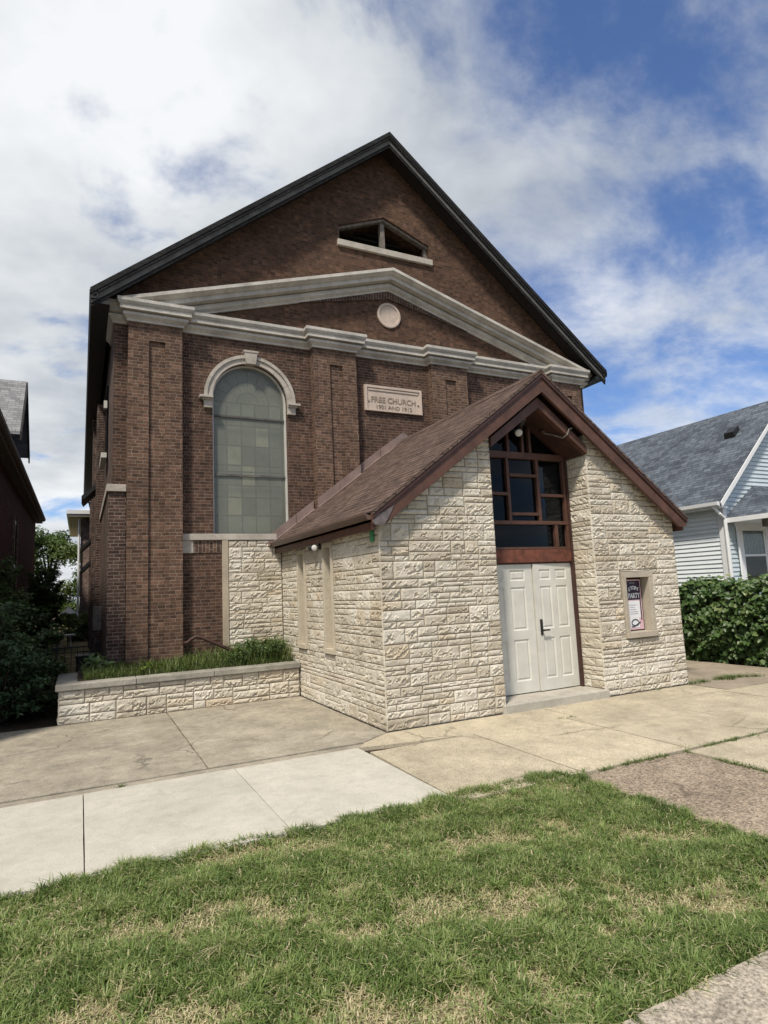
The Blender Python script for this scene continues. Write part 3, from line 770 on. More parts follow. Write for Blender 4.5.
# doors
def door(x0, x1, swing, right):
    d = MB(); z0, z1 = .135, 1.98; y = 0; t = .045; wd = x1 - x0
    cols = [(.14, .44), (.56, .86)]; rows = [(.09, .41), (.48, .82), (.87, .955)]
    hol = []
    for (ca, cb) in cols:
        for (ra, rb) in rows: hol.append((ca * wd, cb * wd, z0 + ra * (z1 - z0), z0 + rb * (z1 - z0)))
    d.sheet([[(0, z0), (wd, z0), (wd, z1), (0, z1)]] + [[(a, c), (b, c), (b, e), (a, e)] for (a, b, c, e) in hol], lambda x, z: (x, -t, z))
    for (a, b, c, e) in hol:
        s = .02; i = [(a, c), (b, c), (b, e), (a, e)]; j = [(a + s, c + s), (b - s, c + s), (b - s, e - s), (a + s, e - s)]; s2 = .045
        l = [(a + s2, c + s2), (b - s2, c + s2), (b - s2, e - s2), (a + s2, e - s2)]
        for k in range(4):
            m = (k + 1) % 4
            d.face([(i[k][0], -t, i[k][1]), (i[m][0], -t, i[m][1]), (j[m][0], -t + .014, j[m][1]), (j[k][0], -t + .014, j[k][1])])
            d.face([(j[k][0], -t + .014, j[k][1]), (j[m][0], -t + .014, j[m][1]), (l[m][0], -t + .004, l[m][1]), (l[k][0], -t + .004, l[k][1])])
        d.face([(q[0], -t + .004, q[1]) for q in l])
    for q in (((0, z0), (wd, z0)), ((wd, z0), (wd, z1)), ((wd, z1), (0, z1)), ((0, z1), (0, z0))):
        d.face([(q[0][0], -t, q[0][1]), (q[1][0], -t, q[1][1]), (q[1][0], 0, q[1][1]), (q[0][0], 0, q[0][1])])
    d.face([(0, 0, z0), (0, 0, z1), (wd, 0, z1), (wd, 0, z0)])
    def place(mbx):
        out = []
        ca, sa = math.cos(swing), math.sin(swing)
        for (x, yy, z) in mbx.v:
            px = x - (wd if right else 0)
            out.append((px * ca - yy * sa + (x1 if right else x0), px * sa + yy * ca + DY + .05, z))
        mbx.v = out
    place(d); do = d.build('door', M['door_paint'], an, fixn=True)
    hm = MB()
    if right:
        hm.box(.055, .10, -t - .012, -t, .93, 1.16)
        hm.box(.068, .088, -t - .05, -t - .011, .985, 1.015); hm.box(.06, .19, -t - .062, -t - .045, .99, 1.012)
        place(hm); hm.build('handle', M['black_metal'], do, bevel=.003)
    for z in (.35, 1.05, 1.75):
        km = MB(); km.box(wd - .004 if right else -.012, wd + .014 if right else .004, -t - .012, -t + .02, z, z + .1)
        place(km); km.build('hinge', M['bare_metal'], do)
DM = (DL + DR) / 2 + .085
door(GA, DM - .006, 0, False); door(DM + .006, GB, R(2.2), True)
mb = MB(); mb.box(DL - .05, DR + .02, -.06, DY + .1, -.02, .12); stp = mb.build('door_step', M['conc_step'], an, bevel=.012)
# roof
mb = MB(); XR = 2 * RXC - EX
slab(mb, EX, EZ, RXC, RZ, OF - .03, Y1 - .003, .035); slab(mb, RXC + .0005, RZ, XR, EZ, OF - .03, Y1 - .003, .035)
for sg in (-1, 1):
    nk = 31; xe = EX if sg < 0 else XR
    for k in range(nk):
        xa = xe + (RXC - xe) * k / nk; xb = xe + (RXC - xe) * (k + 1) / nk; za, zb = vroof(xa), vroof(xb); y = OF - .028; q = 0
        yy = [y]
        rg = random.Random(k * 3 + sg)
        while yy[-1] < Y1 - .3: yy.append(yy[-1] + rg.uniform(.22, .36))
        yy[-1] = Y1 - .004
        for a, b in zip(yy[:-1], yy[1:]):
            lift = rg.uniform(.007, .012); wob = rg.uniform(-.006, .006)
            x2 = xa - sg * 0 + wob * (1 if k else 0); z2 = vroof(x2) if k else za
            mb.face([(x2, a + .002, z2 + lift), (x2, b - .002, z2 + lift), (xb, b - .002, zb + .003), (xb, a + .002, zb + .003)] if sg > 0 else [(x2, b - .002, z2 + lift), (x2, a + .002, z2 + lift), (xb, a + .002, zb + .003), (xb, b - .002, zb + .003)])
            mb.face([(x2, a + .002, z2 + .001), (x2, b - .002, z2 + .001), (x2, b - .002, z2 + lift), (x2, a + .002, z2 + lift)])
# ridge caps and ragged rake edge of shingle tabs
for k in range(17):
    y = OF - .02 + k * .25
    if y + .27 < Y1: mb.hexa([(RXC - .11, y, RZ - .11 * VS + .014), (RXC + .11, y, RZ - .11 * VS + .014), (RXC + .11, y + .27, RZ - .11 * VS + .014), (RXC - .11, y + .27, RZ - .11 * VS + .014), (RXC - .006, y, RZ + .026), (RXC + .006, y, RZ + .026), (RXC + .006, y + .27, RZ + .020), (RXC - .006, y + .27, RZ + .020)])
vr = mb.build('roof', M['roof_brown'], an)
mb = MB()
slab(mb, EX + .02, EZ + .02 * VS - .036, RXC, RZ - .036, OF + .05, Y1 - .01, .10); slab(mb, RXC + .0005, RZ - .036, XR - .02, EZ + .02 * VS - .036, OF + .05, Y1 - .01, .10)
mb.build('roof_deck', M['brown_dark'], vr)
# bargeboards: deep board plus a thin drip edge
for sg in (-1, 1):
    xe = RXC + sg * (RXC - EX - .0)
    mb = MB(); a, z = RXC, RZ - .04
    hb = .27
    tip = (xe, vroof(xe) - .04); low = (xe - sg * .13, vroof(xe) - .155)
    poly = [(a, z), tip, (xe, vroof(xe) - .15), (xe - sg * .16, vroof(xe) - .16), (a, z - hb)]
    mb.prism(poly, 'y', OF, OF + .048)
    bb = mb.build('bargeboard', M['brown_paint'], vr, bevel=.004)
    mb = MB(); mb.prism([(a, z + .0), tip, (tip[0], tip[1] - .05), (a, z - .055)], 'y', OF - .022, OF - .001); mb.build('drip_edge', M['brown_dark'], bb)
# inner gable beams over the doorway
for sg in (-1, 1):
    xe = RXC + sg * .885; mb = MB(); zt = RZ - .36
    mb.prism([(RXC, zt), (xe, zt - VS * .885), (xe, zt - VS * .885 - .13), (RXC, zt - .16)], 'y', -.06, .03)
    mb.build('gable_beam', M['brown_paint'], vr, bevel=.004)
    mb = MB(); s0, s1 = zt - .16, zt - VS * .885 - .13
    mb.hexa([(RXC, .031, s0 - .0), (xe, .031, s1), (xe, DY + .1, s1), (RXC, DY + .1, s0), (RXC, .031, s0 + .02), (xe, .031, s1 + .02), (xe, DY + .1, s1 + .02), (RXC, DY + .1, s0 + .02)])
    mb.build('porch_soffit', M['brown_dark'], vr)
# gutters with fascia, flashing
for sg in (-1, 1):
    xe = EX if sg < 0 else XR
    mb = MB(); g = [(-.015, .0), (-.015, -.075), (.015, -.085), (.045, -.08), (.06, -.045), (.075, -.022), (.082, -.02), (.082, .008), (.068, .008), (.064, -.018), (.0, -.035), (.0, .0)]
    mb.prism([(xe + sg * p, EZ - .012 + q) for (p, q) in g], 'y', OF + .05, Y1 - .03)
    gt = mb.build('gutter', M['brown_metal'], vr)
    mb = MB(); xa, xb = xe - sg * .02, xe - sg * .06
    mb.box(min(xa, xb), max(xa, xb), OF + .05, Y1 - .03, EZ - .215, EZ - .05); mb.build('fascia', M['brown_paint'], gt)
mb = MB(); mb.prism([(EX - .005, EZ - .115), (EX + .06, EZ - .05), (EX + .30, EZ + .08), (EX + .22, EZ - .06), (EX + .15, EZ - .165), (EX + .02, EZ - .165)], 'y', OF - .010, OF - .0005); mb.build('metal_patch', M['bare_metal'], vr)
mb = MB()
def flash(xa, xb, y, hgt=.19):
    za, zb = vroof(xa), vroof(xb)
    mb.hexa([(xa, y - .02, za + .002), (xb, y - .02, zb + .002), (xb, y, zb + .002), (xa, y, za + .002), (xa, y - .02, za + hgt), (xb, y - .02, zb + hgt), (xb, y, zb + hgt), (xa, y, za + hgt)])
    mb.hexa([(xa, y - .10, za + .013), (xb, y - .10, zb + .013), (xb, y - .021, zb + .013), (xa, y - .021, za + .013), (xa, y - .10, za + .019), (xb, y - .10, zb + .019), (xb, y - .021, zb + .026), (xa, y - .021, za + .026)])
for (a, b, y) in ((EX - .1, .28, Y1 - .012), (.29, .64, Y1 - .016), (.665, 1.12, YP - .004), (1.13, 1.578, YP - .008), (1.58, 2.1, Y1 - .012), (2.11, RXC + .02, Y1 - .016)): flash(a, b, y)
for (a, b, y) in ((RXC + .03, 3.3, Y1 - .012), (3.32, 4.275, YP - .004), (4.28, XR - .05, Y1 - .012)): flash(a, b, y)
mb.build('flashing', M['flash'], vr)

# things on the annex
def floodlight(loc, label, dirs, wall_n, k=1.0):
    t = thing('floodlight', loc, label, 'floodlight')
    L = Vector(loc); wn = Vector(wall_n)
    mb = MB(); mb.lathe(L, wn, [(0, .05), (.02, .05), (.035, .03)], 16); mb.build('mount', M['black_metal'], t)
    for (d, mt) in dirs:
        d = Vector(d).normalized(); s = L + wn * .03; e = s + wn * .03 + d * .05
        mb = MB(); mb.tube([s, e], .012, 8); mb.lathe(e, d, [(0, .02 * k), (.03 * k, .05 * k), (.12 * k, .064 * k), (.13 * k, .06 * k)], 18)
        hd = mb.build('lamp_head', M[mt], t, smooth=False)
        mb = MB(); mb.lathe(e + d * .105 * k, d, [(.02 * k, .058 * k), (.034 * k, .05 * k), (.044 * k, .02 * k)], 18); mb.build('lens', M['lamp_white'], hd)
    return t
floodlight((-.012, 2.06, 2.40), 'white and black twin floodlight on the stone side wall under the annex eave', [((-.55, -.75, -.2), 'lamp_white'), ((-.5, .8, -.1), 'black_metal')], (-1, 0, 0), .72)
floodlight((2.56, DY - .04, 4.0), 'twin floodlight with white bulb under the annex gable peak', [((-.5, -.8, -.5), 'black_metal'), ((.3, -.4, .8), 'black_metal')], (0, -1, 0))
t = thing('conduit', (2.97, .25, 3.96), 'bare bent lamp conduit under the annex gable, right of the twin floodlight', 'conduit')
mb = MB(); mb.tube([(2.97, .25, 3.955), (3.05, .12, 3.90), (3.12, .0, 3.83), (3.14, -.075, 3.86), (3.18, -.082, 3.95), (3.24, -.085, 3.97)], .012, 6); mb.build('pipe', M['wood_grey'], t)
mb = MB(); mb.lathe((2.96, .25, 4.0), (.3, 0, -1), [(0, .05), (.05, .05), (.06, .02)], 12); mb.build('junction_box', M['brown_dark'], t)
mb = MB(); mb.prism([(.10, 2.30), (.19, 2.30), (.19, 2.44), (.145, 2.50), (.10, 2.43)], 'x', -.046, -.03)
tag(mb.build('utility_tag', M['green'], None, (-.04, .145, 2.30)), 'small green plate at the top corner of the stone annex side wall', 'plate')

# poster
po = thing('poster', (4.46, .12, .91), 'purple and white event poster behind the small stone-framed display window', 'poster')
py = .120; pa, pb, pc, pd = 4.275, 4.585, .915, 1.685
mb = MB(); mb.box(pa, pb, py, py + .006, pc, pd); mb.build('board', M['poster_pink'], po)
mb = MB(); mb.box(pa + .012, pb - .02, py - .0015, py - .0003, pd - .315, pd - .022); mb.box(pb - .045, pb - .022, py - .0012, py - .0003, pc + .14, pd - .316); mb.build('dark_panel', M['poster_dark'], po)
mb = MB(); mb.box(pa + .02, pb - .05, py - .0018, py - .0003, pc + .18, pd - .33); mb.box(pa + .02, pb - .09, py - .0018, py - .0003, pc + .03, pc + .179); mb.build('white_panel', M['poster_white'], po)
for k, chh in enumerate('STORY'):
    a = (k - 2) * .16
    text('lettering', chh, .078, ((pa + pb) / 2 - .008 + .046 * (k - 2), py - .0035, pd - .155 - abs(k - 2) ** 2 * .006), M['poster_white'], po, .001, 'CENTER', (R(90), -a * .0, 0), 1, .002)
text('lettering', 'PARTY', .105, ((pa + pb) / 2 - .008, py - .0035, pd - .285), M['poster_white'], po, .001, 'CENTER', (R(90), 0, 0), .80, .003)
mb = MB()
for k, (l, z) in enumerate(((.15, .37), (.11, .335), (.13, .30), (.17, .265), (.17, .235))): mb.box(pa + .035, pa + .035 + l, py - .003, py - .0019, pc + z, pc + z + .010)
mb.build('fine_print', M['poster_grey'], po)
mb = MB(); mb.box(pa + .07, pa + .19, py - .003, py - .0019, pd - .06, pd - .05); mb.build('small_line', M['poster_grey'], po)
mb = MB(); c = [(pa + .05 + .085 * (1 - math.cos(t)) * .9, py - .003, pc + .10 + .055 * math.sin(t) * (1 if t < 3.2 else .7)) for t in [k * .33 - .5 for k in range(21)]]
mb.tube(c, .008, 6); mb.tube([(pa + .04, py - .003, pc + .05), (pa + .09, py - .003, pc + .045), (pa + .16, py - .003, pc + .075), (pa + .24, py - .003, pc + .11)], .008, 6); mb.build('brush_mark', M['poster_black'], po)

# ================================================================= PLANTER, HANDRAIL
pl = thing('stone_planter', (-1.8, 3.5, 0), 'long low planter of white split stone with grey coping in front of the brick church', 'planter')
PX0, PY = -3.585, 3.166; PZ0, PZ1 = .475, .575
mb = MB(); mb.tint = .03
mb.box(PX0 + .03, -.03, PY + .03, PY + .25, -.05, .475); mb.box(PX0 + .03, PX0 + .25, PY + .2505, Y1 + .6, -.05, .475)
ashlar(mb, (0, PY + .03, 0), (1, 0, 0), (0, 0, 1), (0, -1, 0), PX0 + .01, -.03, .01, .475, (), None, 34, 1.3, .02, .9)
ashlar(mb, (PX0 + .03, 0, 0), (0, -1, 0), (0, 0, 1), (-1, 0, 0), -Y1 - .6, -PY - .01, .01, .475, (), None, 32)
mb.build('stone_wall', M['stone'], pl, fixn=False)
mb = MB()
xs = [PX0 - .03, -2.55, -1.42, -.022]
for k in range(3): mb.box(xs[k] + .003, xs[k + 1] - .003, PY - .03, PY + .28, .476, .565)
mb.box(PX0 - .03, PX0 + .28, PY + .283, Y1 + .6, .476, .565)
mb.build('coping', M['coping'], pl, bevel=.012)
mb = MB()
nx, ny = 40, 12
for j in range(ny):
    for i in range(nx):
        def q(i, j):
            x = PX0 + .25 + (-.03 - PX0 - .25) * i / nx; y = PY + .25 + (Y1 - .02 - PY - .25) * j / ny
            return (x, y, .55 + .10 * j / ny + .03 * noise.noise(Vector((x * 3, y * 3, 1))))
        mb.face([q(i, j), q(i + 1, j), q(i + 1, j + 1), q(i, j + 1)])
mb.build('soil', M['dirt'], pl, smooth=True)
hr = thing('handrail', (-1.4, 3.95, .6), 'bent brown metal handrail rising from the planter weeds against the brick church', 'handrail')
mb = MB(); mb.tube([(-1.77, 4.0, .96), (-1.70, 3.98, .965), (-1.64, 3.96, 1.02), (-1.58, 3.95, 1.055), (-1.50, 3.94, 1.045), (-1.25, 3.90, .92), (-.80, 3.84, .68), (-.62, 3.82, .58)], .030, 10); mb.build('rail', M['brown_dark'], hr, smooth=True)
mb = MB(); mb.tube([(-.80, 3.84, .66), (-.80, 3.84, .5)], .018, 8); mb.build('post', M['brown_metal'], hr)

# ================================================================= GROUND
mb = MB(); G = 400
mb.face([(-G, -G, -.03), (G, -G, -.03), (G, G, -.03), (-G, G, -.03)]); struct(mb.build('ground', M['soil'], fixn=False))
mb = MB(); mb.face([(-30, -2.44, -.026), (30, -2.44, -.026), (30, 6, -.026), (-30, 6, -.026)]); mb.face([(.61, -4.87, -.0255), (30, -4.87, -.0255), (30, -2.445, -.0255), (.61, -2.445, -.0255)]); struct(mb.build('gravel_bed', M['dirt'], fixn=False))
mb = MB(); mb.box(-60, 60, -14.5, -5.35, -.09, -.022); struct(mb.build('road', M['asphalt']))
def slabs(name, mat, rects, z=.015, bev=.008, jit=.003, rag=.009):
    mb = MB(); rg = random.Random(len(rects) * 7)
    for r in rects:
        mb.tint = rg.uniform(.3, .7); zz = z + rg.uniform(-jit, jit)
        poly = r if len(r) != 4 or isinstance(r[0], tuple) else [(r[0], r[2]), (r[1], r[2]), (r[1], r[3]), (r[0], r[3])]
        out = []
        for k in range(len(poly)):
            a, b = Vector(poly[k]), Vector(poly[(k + 1) % len(poly)]); L = (b - a).length; out.append(tuple(a))
            if L < .25: continue
            nn_ = Vector((-(b - a).y, (b - a).x)) / L; m = min(40, int(L / .11))
            for q in range(1, m):
                t = q / m; p = a.lerp(b, t); w_ = noise.noise(Vector((p.x * 2.3, p.y * 2.3, k))) + .8 * noise.noise(Vector((p.x * 11, p.y * 11, 5 + k)))
                out.append(tuple(p + nn_ * max(-.3, w_) * rag))
        mb.prism(out, 'z', -.08, zz)
    return struct(mb.build(name, mat, bevel=bev))
j = .009
xs = [-.595 - 1.335 * k for k in range(0, 12)]
slabs('sidewalk', M['conc_new'], [(xs[k + 1] + .004, xs[k] - .004, -2.345, -.475) for k in range(11)], .016, rag=.002)
yx = [-.595, .715, 2.10, 3.6, 5.1, 6.6, 8.1, 9.6, 11.1, 12.6]
skew = .06
rects = []
for k in range(9):
    a, b = yx[k] + j, yx[k + 1] - j
    rects.append([(a - .0, -2.47), (b - .0, -2.47), (b + .03, -.70), (a + .03, -.70)])
slabs('walkway', M['conc_yel'], rects, .014, .01)
slabs('threshold_strip', M['conc_yel'], [[(-.57, -.475), (.6, -.685), (.6, -.03), (-.03, -.03), (-.40, -.27), (-.44, -.29)], (.612, 2.3, -.685, -.03), (2.312, 5.25, -.685, -.03)], .010, .008)
slabs('forecourt', M['conc_old'], [[(-5.3, -.28), (-2.155, -.28), (-2.135, 3.19), (-5.3, 3.19)], [(-2.14, -.28), (-.44, -.28), (-.03, -.02), (-.03, 3.19), (-2.12, 3.19)]], .010, .008)
slabs('forecourt_edge', M['conc_old'], [(-5.3, -.42, -.455, -.295)], .004, .006)
slabs('driveway', M['conc_drive'], [(5.31, 6.45, .05, 6), (6.465, 7.75, -.66, 6), (5.31, 6.45, -.66, .035)], .008, .008, rag=.02)
slabs('carriage_walk', M['conc_agg'], [[(.60, -4.85), (1.96, -4.85), (1.97, -3.42), (1.975, -2.52), (1.3, -2.50), (.585, -2.53)]], .010, .012, rag=.03)
slabs('side_pad', M['conc_yel'], [[(2.0, -3.36), (12.6, -3.36), (12.6, -2.52), (2.0, -2.52)], [(2.01, -4.85), (12.6, -4.85), (12.6, -3.39), (2.02, -3.39)]], .012, .012, rag=.025)
kx = [-20, -17, -14, -11, -8, -5, -2.9, -1.37, 1.6, 4.6, 7.6, 10.6, 13.6]
slabs('kerb', M['conc_curb'], [(kx[k] + .012, kx[k + 1] - .012, -5.36, -4.875) for k in range(12)], .020, .02)

# ------------------------------------------------------------------ vegetation helpers (numpy)
def nmesh(name, V, F, tint, mat, parent=None, origin=(0, 0, 0), smooth=False):
    """V (n,3), F list of arrays (m,k)"""
    o0 = Vector(LOC[parent.name]) if parent is not None else Vector(origin)
    me = bpy.data.meshes.new(name)
    V = np.asarray(V, 'f4') - np.array(o0, 'f4')
    me.vertices.add(len(V)); me.vertices.foreach_set('co', V.ravel())
    tot = sum(f.size for f in F); nf = sum(len(f) for f in F)
    me.loops.add(tot); me.loops.foreach_set('vertex_index', np.concatenate([f.ravel() for f in F]).astype('i4'))
    lt = np.concatenate([np.full(len(f), f.shape[1]) for f in F]); ls = np.concatenate([[0], np.cumsum(lt)[:-1]])
    me.polygons.add(nf); me.polygons.foreach_set('loop_start', ls.astype('i4')); me.polygons.foreach_set('loop_total', lt.astype('i4'))
    me.update(calc_edges=True)
    at = me.attributes.new('tint', 'FLOAT', 'POINT'); at.data.foreach_set('value', np.asarray(tint, 'f4'))
    if smooth: me.polygons.foreach_set('use_smooth', [True] * nf)
    me.materials.append(mat)
    o = bpy.data.objects.new(name, me); COL.objects.link(o)
    if parent is not None: o.parent = parent
    else: o.location = o0
    LOC[o.name] = o0
    return o
def blades(P, H, Wd, lean, az, tint, curl=.5):
    """grass blades: 5 verts each"""
    n = len(P); d = np.stack([np.cos(az), np.sin(az), np.zeros(n)], 1); s = np.stack([-np.sin(az), np.cos(az), np.zeros(n)], 1)
    up = np.array([0, 0, 1.])
    mid = P + d * (lean * H * .35)[:, None] + up * (H * .6)[:, None]
    tip = P + d * (lean * H * (.8 + curl))[:, None] + up * (H * (1 - .35 * lean ** 2).clip(.1, 1))[:, None]
    w = s * Wd[:, None] * .5
    V = np.stack([P - w, P + w, mid - w * .8, mid + w * .8, tip], 1).reshape(-1, 3)
    b = np.arange(n)[:, None] * 5
    return V, [np.concatenate([b, b + 1, b + 3, b + 2], 1), np.concatenate([b + 2, b + 3, b + 4], 1)], np.repeat(tint, 5)
def leaves(P, nrm, size, rng, tint, asp=.62, fold=.25, droop=0.0):
    """broad leaves: 6 verts, folded along the midrib; nrm = facing"""
    n = len(P); nrm = nrm / np.linalg.norm(nrm, axis=1)[:, None]
    r = rng.normal(size=(n, 3)); r[:, 2] -= droop
    a = r - (r * nrm).sum(1)[:, None] * nrm; a /= np.linalg.norm(a, axis=1)[:, None] + 1e-9
    b = np.cross(nrm, a); L = size[:, None]; w = L * asp * .5
    base = P; tip = P + a * L - nrm * L * .12
    m1 = P + a * L * .35 + nrm * L * .02; m2 = P + a * L * .7 - nrm * L * .02
    V = np.stack([base, m1 + b * w + nrm * w * fold, m2 + b * w * .7 + nrm * w * fold, tip, m2 - b * w * .7 + nrm * w * fold, m1 - b * w + nrm * w * fold], 1).reshape(-1, 3)
    i = np.arange(n)[:, None] * 6
    F = [np.concatenate([i, i + 1, i + 2, i + 3], 1), np.concatenate([i, i + 3, i + 4, i + 5], 1)]
    return V, F, np.repeat(tint, 6)
def fbm2(x, y, rng, octs=5, base=1.0):
    """cheap smooth noise: sums of random sine waves"""
    out = np.zeros_like(x); amp = 1; tot = 0
    for o in range(octs):
        for k in range(3):
            th = rng.uniform(0, 6.28); f = base * 2 ** o * rng.uniform(.8, 1.25); ph = rng.uniform(0, 6.28)
            out += amp * np.sin(f * (x * np.cos(th) + y * np.sin(th)) + ph)
        tot += amp * 1.5; amp *= .62
    return out / tot

mb = MB(); mb.face([(-12, -4.87, -.0175), (.575, -4.87, -.0175), (.575, -2.355, -.0175), (-12, -2.355, -.0175)]); struct(mb.build('lawn_soil', M['soil'], fixn=False))
# lawn
rng = np.random.default_rng(3)
XL0, XL1, YL0, YL1 = -9.0, .60, -4.88, -2.33
def lawn_pts(n, x0, x1, y0, y1):
    return rng.uniform(x0, x1, n), rng.uniform(y0, y1, n)
xa, ya = lawn_pts(235000, -5.2, XL1 + .06, YL0, YL1 + .08); xb, yb = lawn_pts(26000, XL0, -5.2, YL0, YL1)
x = np.concatenate([xa, xb]); y = np.concatenate([ya, yb])
pr = np.random.default_rng(12); pn = fbm2(x, y, pr, 5, 8.0); pr2 = np.random.default_rng(21); pn2 = fbm2(x, y, pr2, 4, 15.0)
edge = np.minimum.reduce([np.abs(y - YL1), np.abs(x - XL1), np.abs(y - YL0) * 1.0])
low = np.clip((-3.2 - y) / 1.0, 0, 1) * np.clip((.2 - x) / 2, .25, 1); bare = np.clip((pn + .5 * pn2 - .24 + .16 * low) / .42, 0, 1) * np.clip((edge - .10) / .25, 0, 1)
# scuffed patch of bare earth at the sidewalk edge
sc = np.exp(-(((x + 2.25) / .34) ** 2 + ((y + 2.47) / .09) ** 2)) + .8 * np.exp(-(((x + .95) / .22) ** 2 + ((y + 2.62) / .07) ** 2))
bare = np.maximum(bare, np.clip(sc * 1.5, 0, 1))
far_r = np.clip((x - .2) / .4, 0, 1)
rag = .045 * np.sin(x * 5.1 + 1) * np.sin(x * 2.3) + .03 * np.sin(x * 17 + 2) + .02 * np.sin(x * 41)
ragx = .04 * np.sin(y * 6.1) * np.sin(y * 2.7 + 1) + .025 * np.sin(y * 19)
keep = (rng.random(len(x)) > bare * .50) & (y < YL1 + .02 + rag) & (x < XL1 + ragx) & (y > YL0 - .0 + .5 * rag)
x, y, bare, pn, pn2, edge = (q[keep] for q in (x, y, bare, pn, pn2, edge))
n = len(x)
straw_ = rng.random(n) < bare * .7
H = np.where(straw_, .7, 1.0) * (.032 + .036 * rng.random(n) + .020 * pn2 + .018 * np.clip(-pn, -.5, 1)) * (1 - .45 * bare)
H += np.exp(-(edge / .10) ** 2) * .030 * rng.random(n)
H = H.clip(.012, .11)
az = rng.uniform(0, 6.28, n); lean = rng.uniform(.15, 1.15, n)
straw = straw_ | (rng.random(n) < .10 + .12 * np.clip(pn, 0, 1))
tint = np.where(straw, rng.uniform(.72, 1, n), np.clip(.36 + .19 * rng.normal(size=n) + .26 * pn2 + .16 * pn, 0, .7))
lush = np.exp(-(edge / .22) ** 2); tint = np.where(straw, tint, tint - .14 * lush)
lean = np.where(straw, lean + .75, lean); 
P = np.stack([x, y, np.full(n, -.018) + .0 * x], 1)
V, F, T = blades(P, H, rng.uniform(.0035, .0085, n), lean, az, tint.clip(0, 1))
tag(nmesh('lawn_grass', V, F, T, M['grass'], None, (-3, -3.6, 0)), 'patchy green lawn with straw-coloured bare spots in the foreground', 'grass', None, 'stuff')
# coarse crab-grass clumps
V_, F_, T_ = [], [[], []], []; off = 0
cx = rng.uniform(-5, .55, 170); cy = rng.uniform(-4.85, -2.4, 170)
PP, HH, WW, LL, AA, TT = [], [], [], [], [], []
for k in range(170):
    m = rng.integers(16, 40); r = rng.uniform(.02, .09)
    a = rng.uniform(0, 6.28, m); PP.append(np.stack([cx[k] + np.cos(a) * r * rng.random(m), cy[k] + np.sin(a) * r * rng.random(m), np.full(m, -.018)], 1))
    HH.append(rng.uniform(.04, .085, m)); WW.append(rng.uniform(.005, .008, m)); LL.append(rng.uniform(.5, 1.2, m)); AA.append(a); TT.append(np.clip(rng.normal(.36, .12, m), 0, .7))
V, F, T = blades(*(np.concatenate(q) for q in (PP, HH, WW, LL, AA, TT)))
tag(nmesh('crab_grass', V, F, T, M['grass'], None, (-2, -3.6, 0)), 'coarser broad-bladed crab grass clumps scattered through the front lawn', 'grass', None, 'stuff')

# weeds in the concrete joints: strips as stuff, single tufts as things
def strip(pts, per_m, wid, hmin, hmax):
    out = []
    for (p, q) in zip(pts[:-1], pts[1:]):
        p, q = np.array(p), np.array(q); L = np.linalg.norm(q - p); m = int(L * per_m); t = rng.random(m)
        clump = (np.sin(t * L * 7 + p[0] * 5) + np.sin(t * L * 17 + 2) > -.2)
        t = t[clump]; m = len(t)
        s = p + (q - p) * t[:, None] + rng.normal(size=(m, 2)) * wid
        out.append(np.stack([s[:, 0], s[:, 1], np.full(m, -.012)], 1))
    P = np.concatenate(out); m = len(P)
    return P, rng.uniform(hmin, hmax, m), rng.uniform(.004, .008, m), rng.uniform(.4, 1.2, m), rng.uniform(0, 6.28, m), np.clip(rng.normal(.4, .25, m), 0, 1)
sets = [strip([(5.3, -.02), (6.4, -.02), (7.6, -.66)], 800, .045, .03, .11), strip([(.6, -2.5), (1.3, -2.49), (1.99, -2.50), (4.5, -2.50), (8, -2.5)], 520, .018, .025, .07),
        strip([(1.985, -2.55), (1.985, -3.36), (1.99, -4.8)], 520, .02, .02, .07), strip([(.73, -2.4), (.75, -.75)], 50, .006, .012, .028), strip([(2.11, -2.4), (2.13, -.75)], 90, .008, .012, .03),
        strip([(-2.15, -.2), (-2.14, 1.2)], 10, .004, .01, .025), strip([(-3.5, -.465), (-.6, -.465)], 40, .01, .01, .03), strip([(-.2, -.02), (1.7, -.05)], 25, .01, .015, .035), strip([(3.6, -.04), (5.2, -.04)], 40, .01, .015, .05), strip([(2.0, -3.375), (6, -3.375)], 320, .014, .02, .055)]
V, F, T = blades(*(np.concatenate([s[k] for s in sets]) for k in range(6)))
tag(nmesh('crack_weeds', V, F, T, M['weed'], None, (2, -2, 0)), 'small green weeds growing along the cracks between the concrete slabs', 'weeds', None, 'stuff')
def tuft(name, loc, n, hmin, hmax, r, mat, label, cat, group, seed):
    g = np.random.default_rng(seed); a = g.uniform(0, 6.28, n); rr = r * np.sqrt(g.random(n))
    P = np.stack([loc[0] + np.cos(a) * rr, loc[1] + np.sin(a) * rr, np.full(n, loc[2])], 1)
    V, F, T = blades(P, g.uniform(hmin, hmax, n), g.uniform(.006, .012, n), g.uniform(.4, 1.2, n), a + g.normal(size=n) * .4, np.clip(g.normal(.35, .2, n), 0, 1))
    return tag(nmesh(name, V, F, T, mat, None, loc), label, cat, group)
tg = 'weed tufts in the pavement joints'
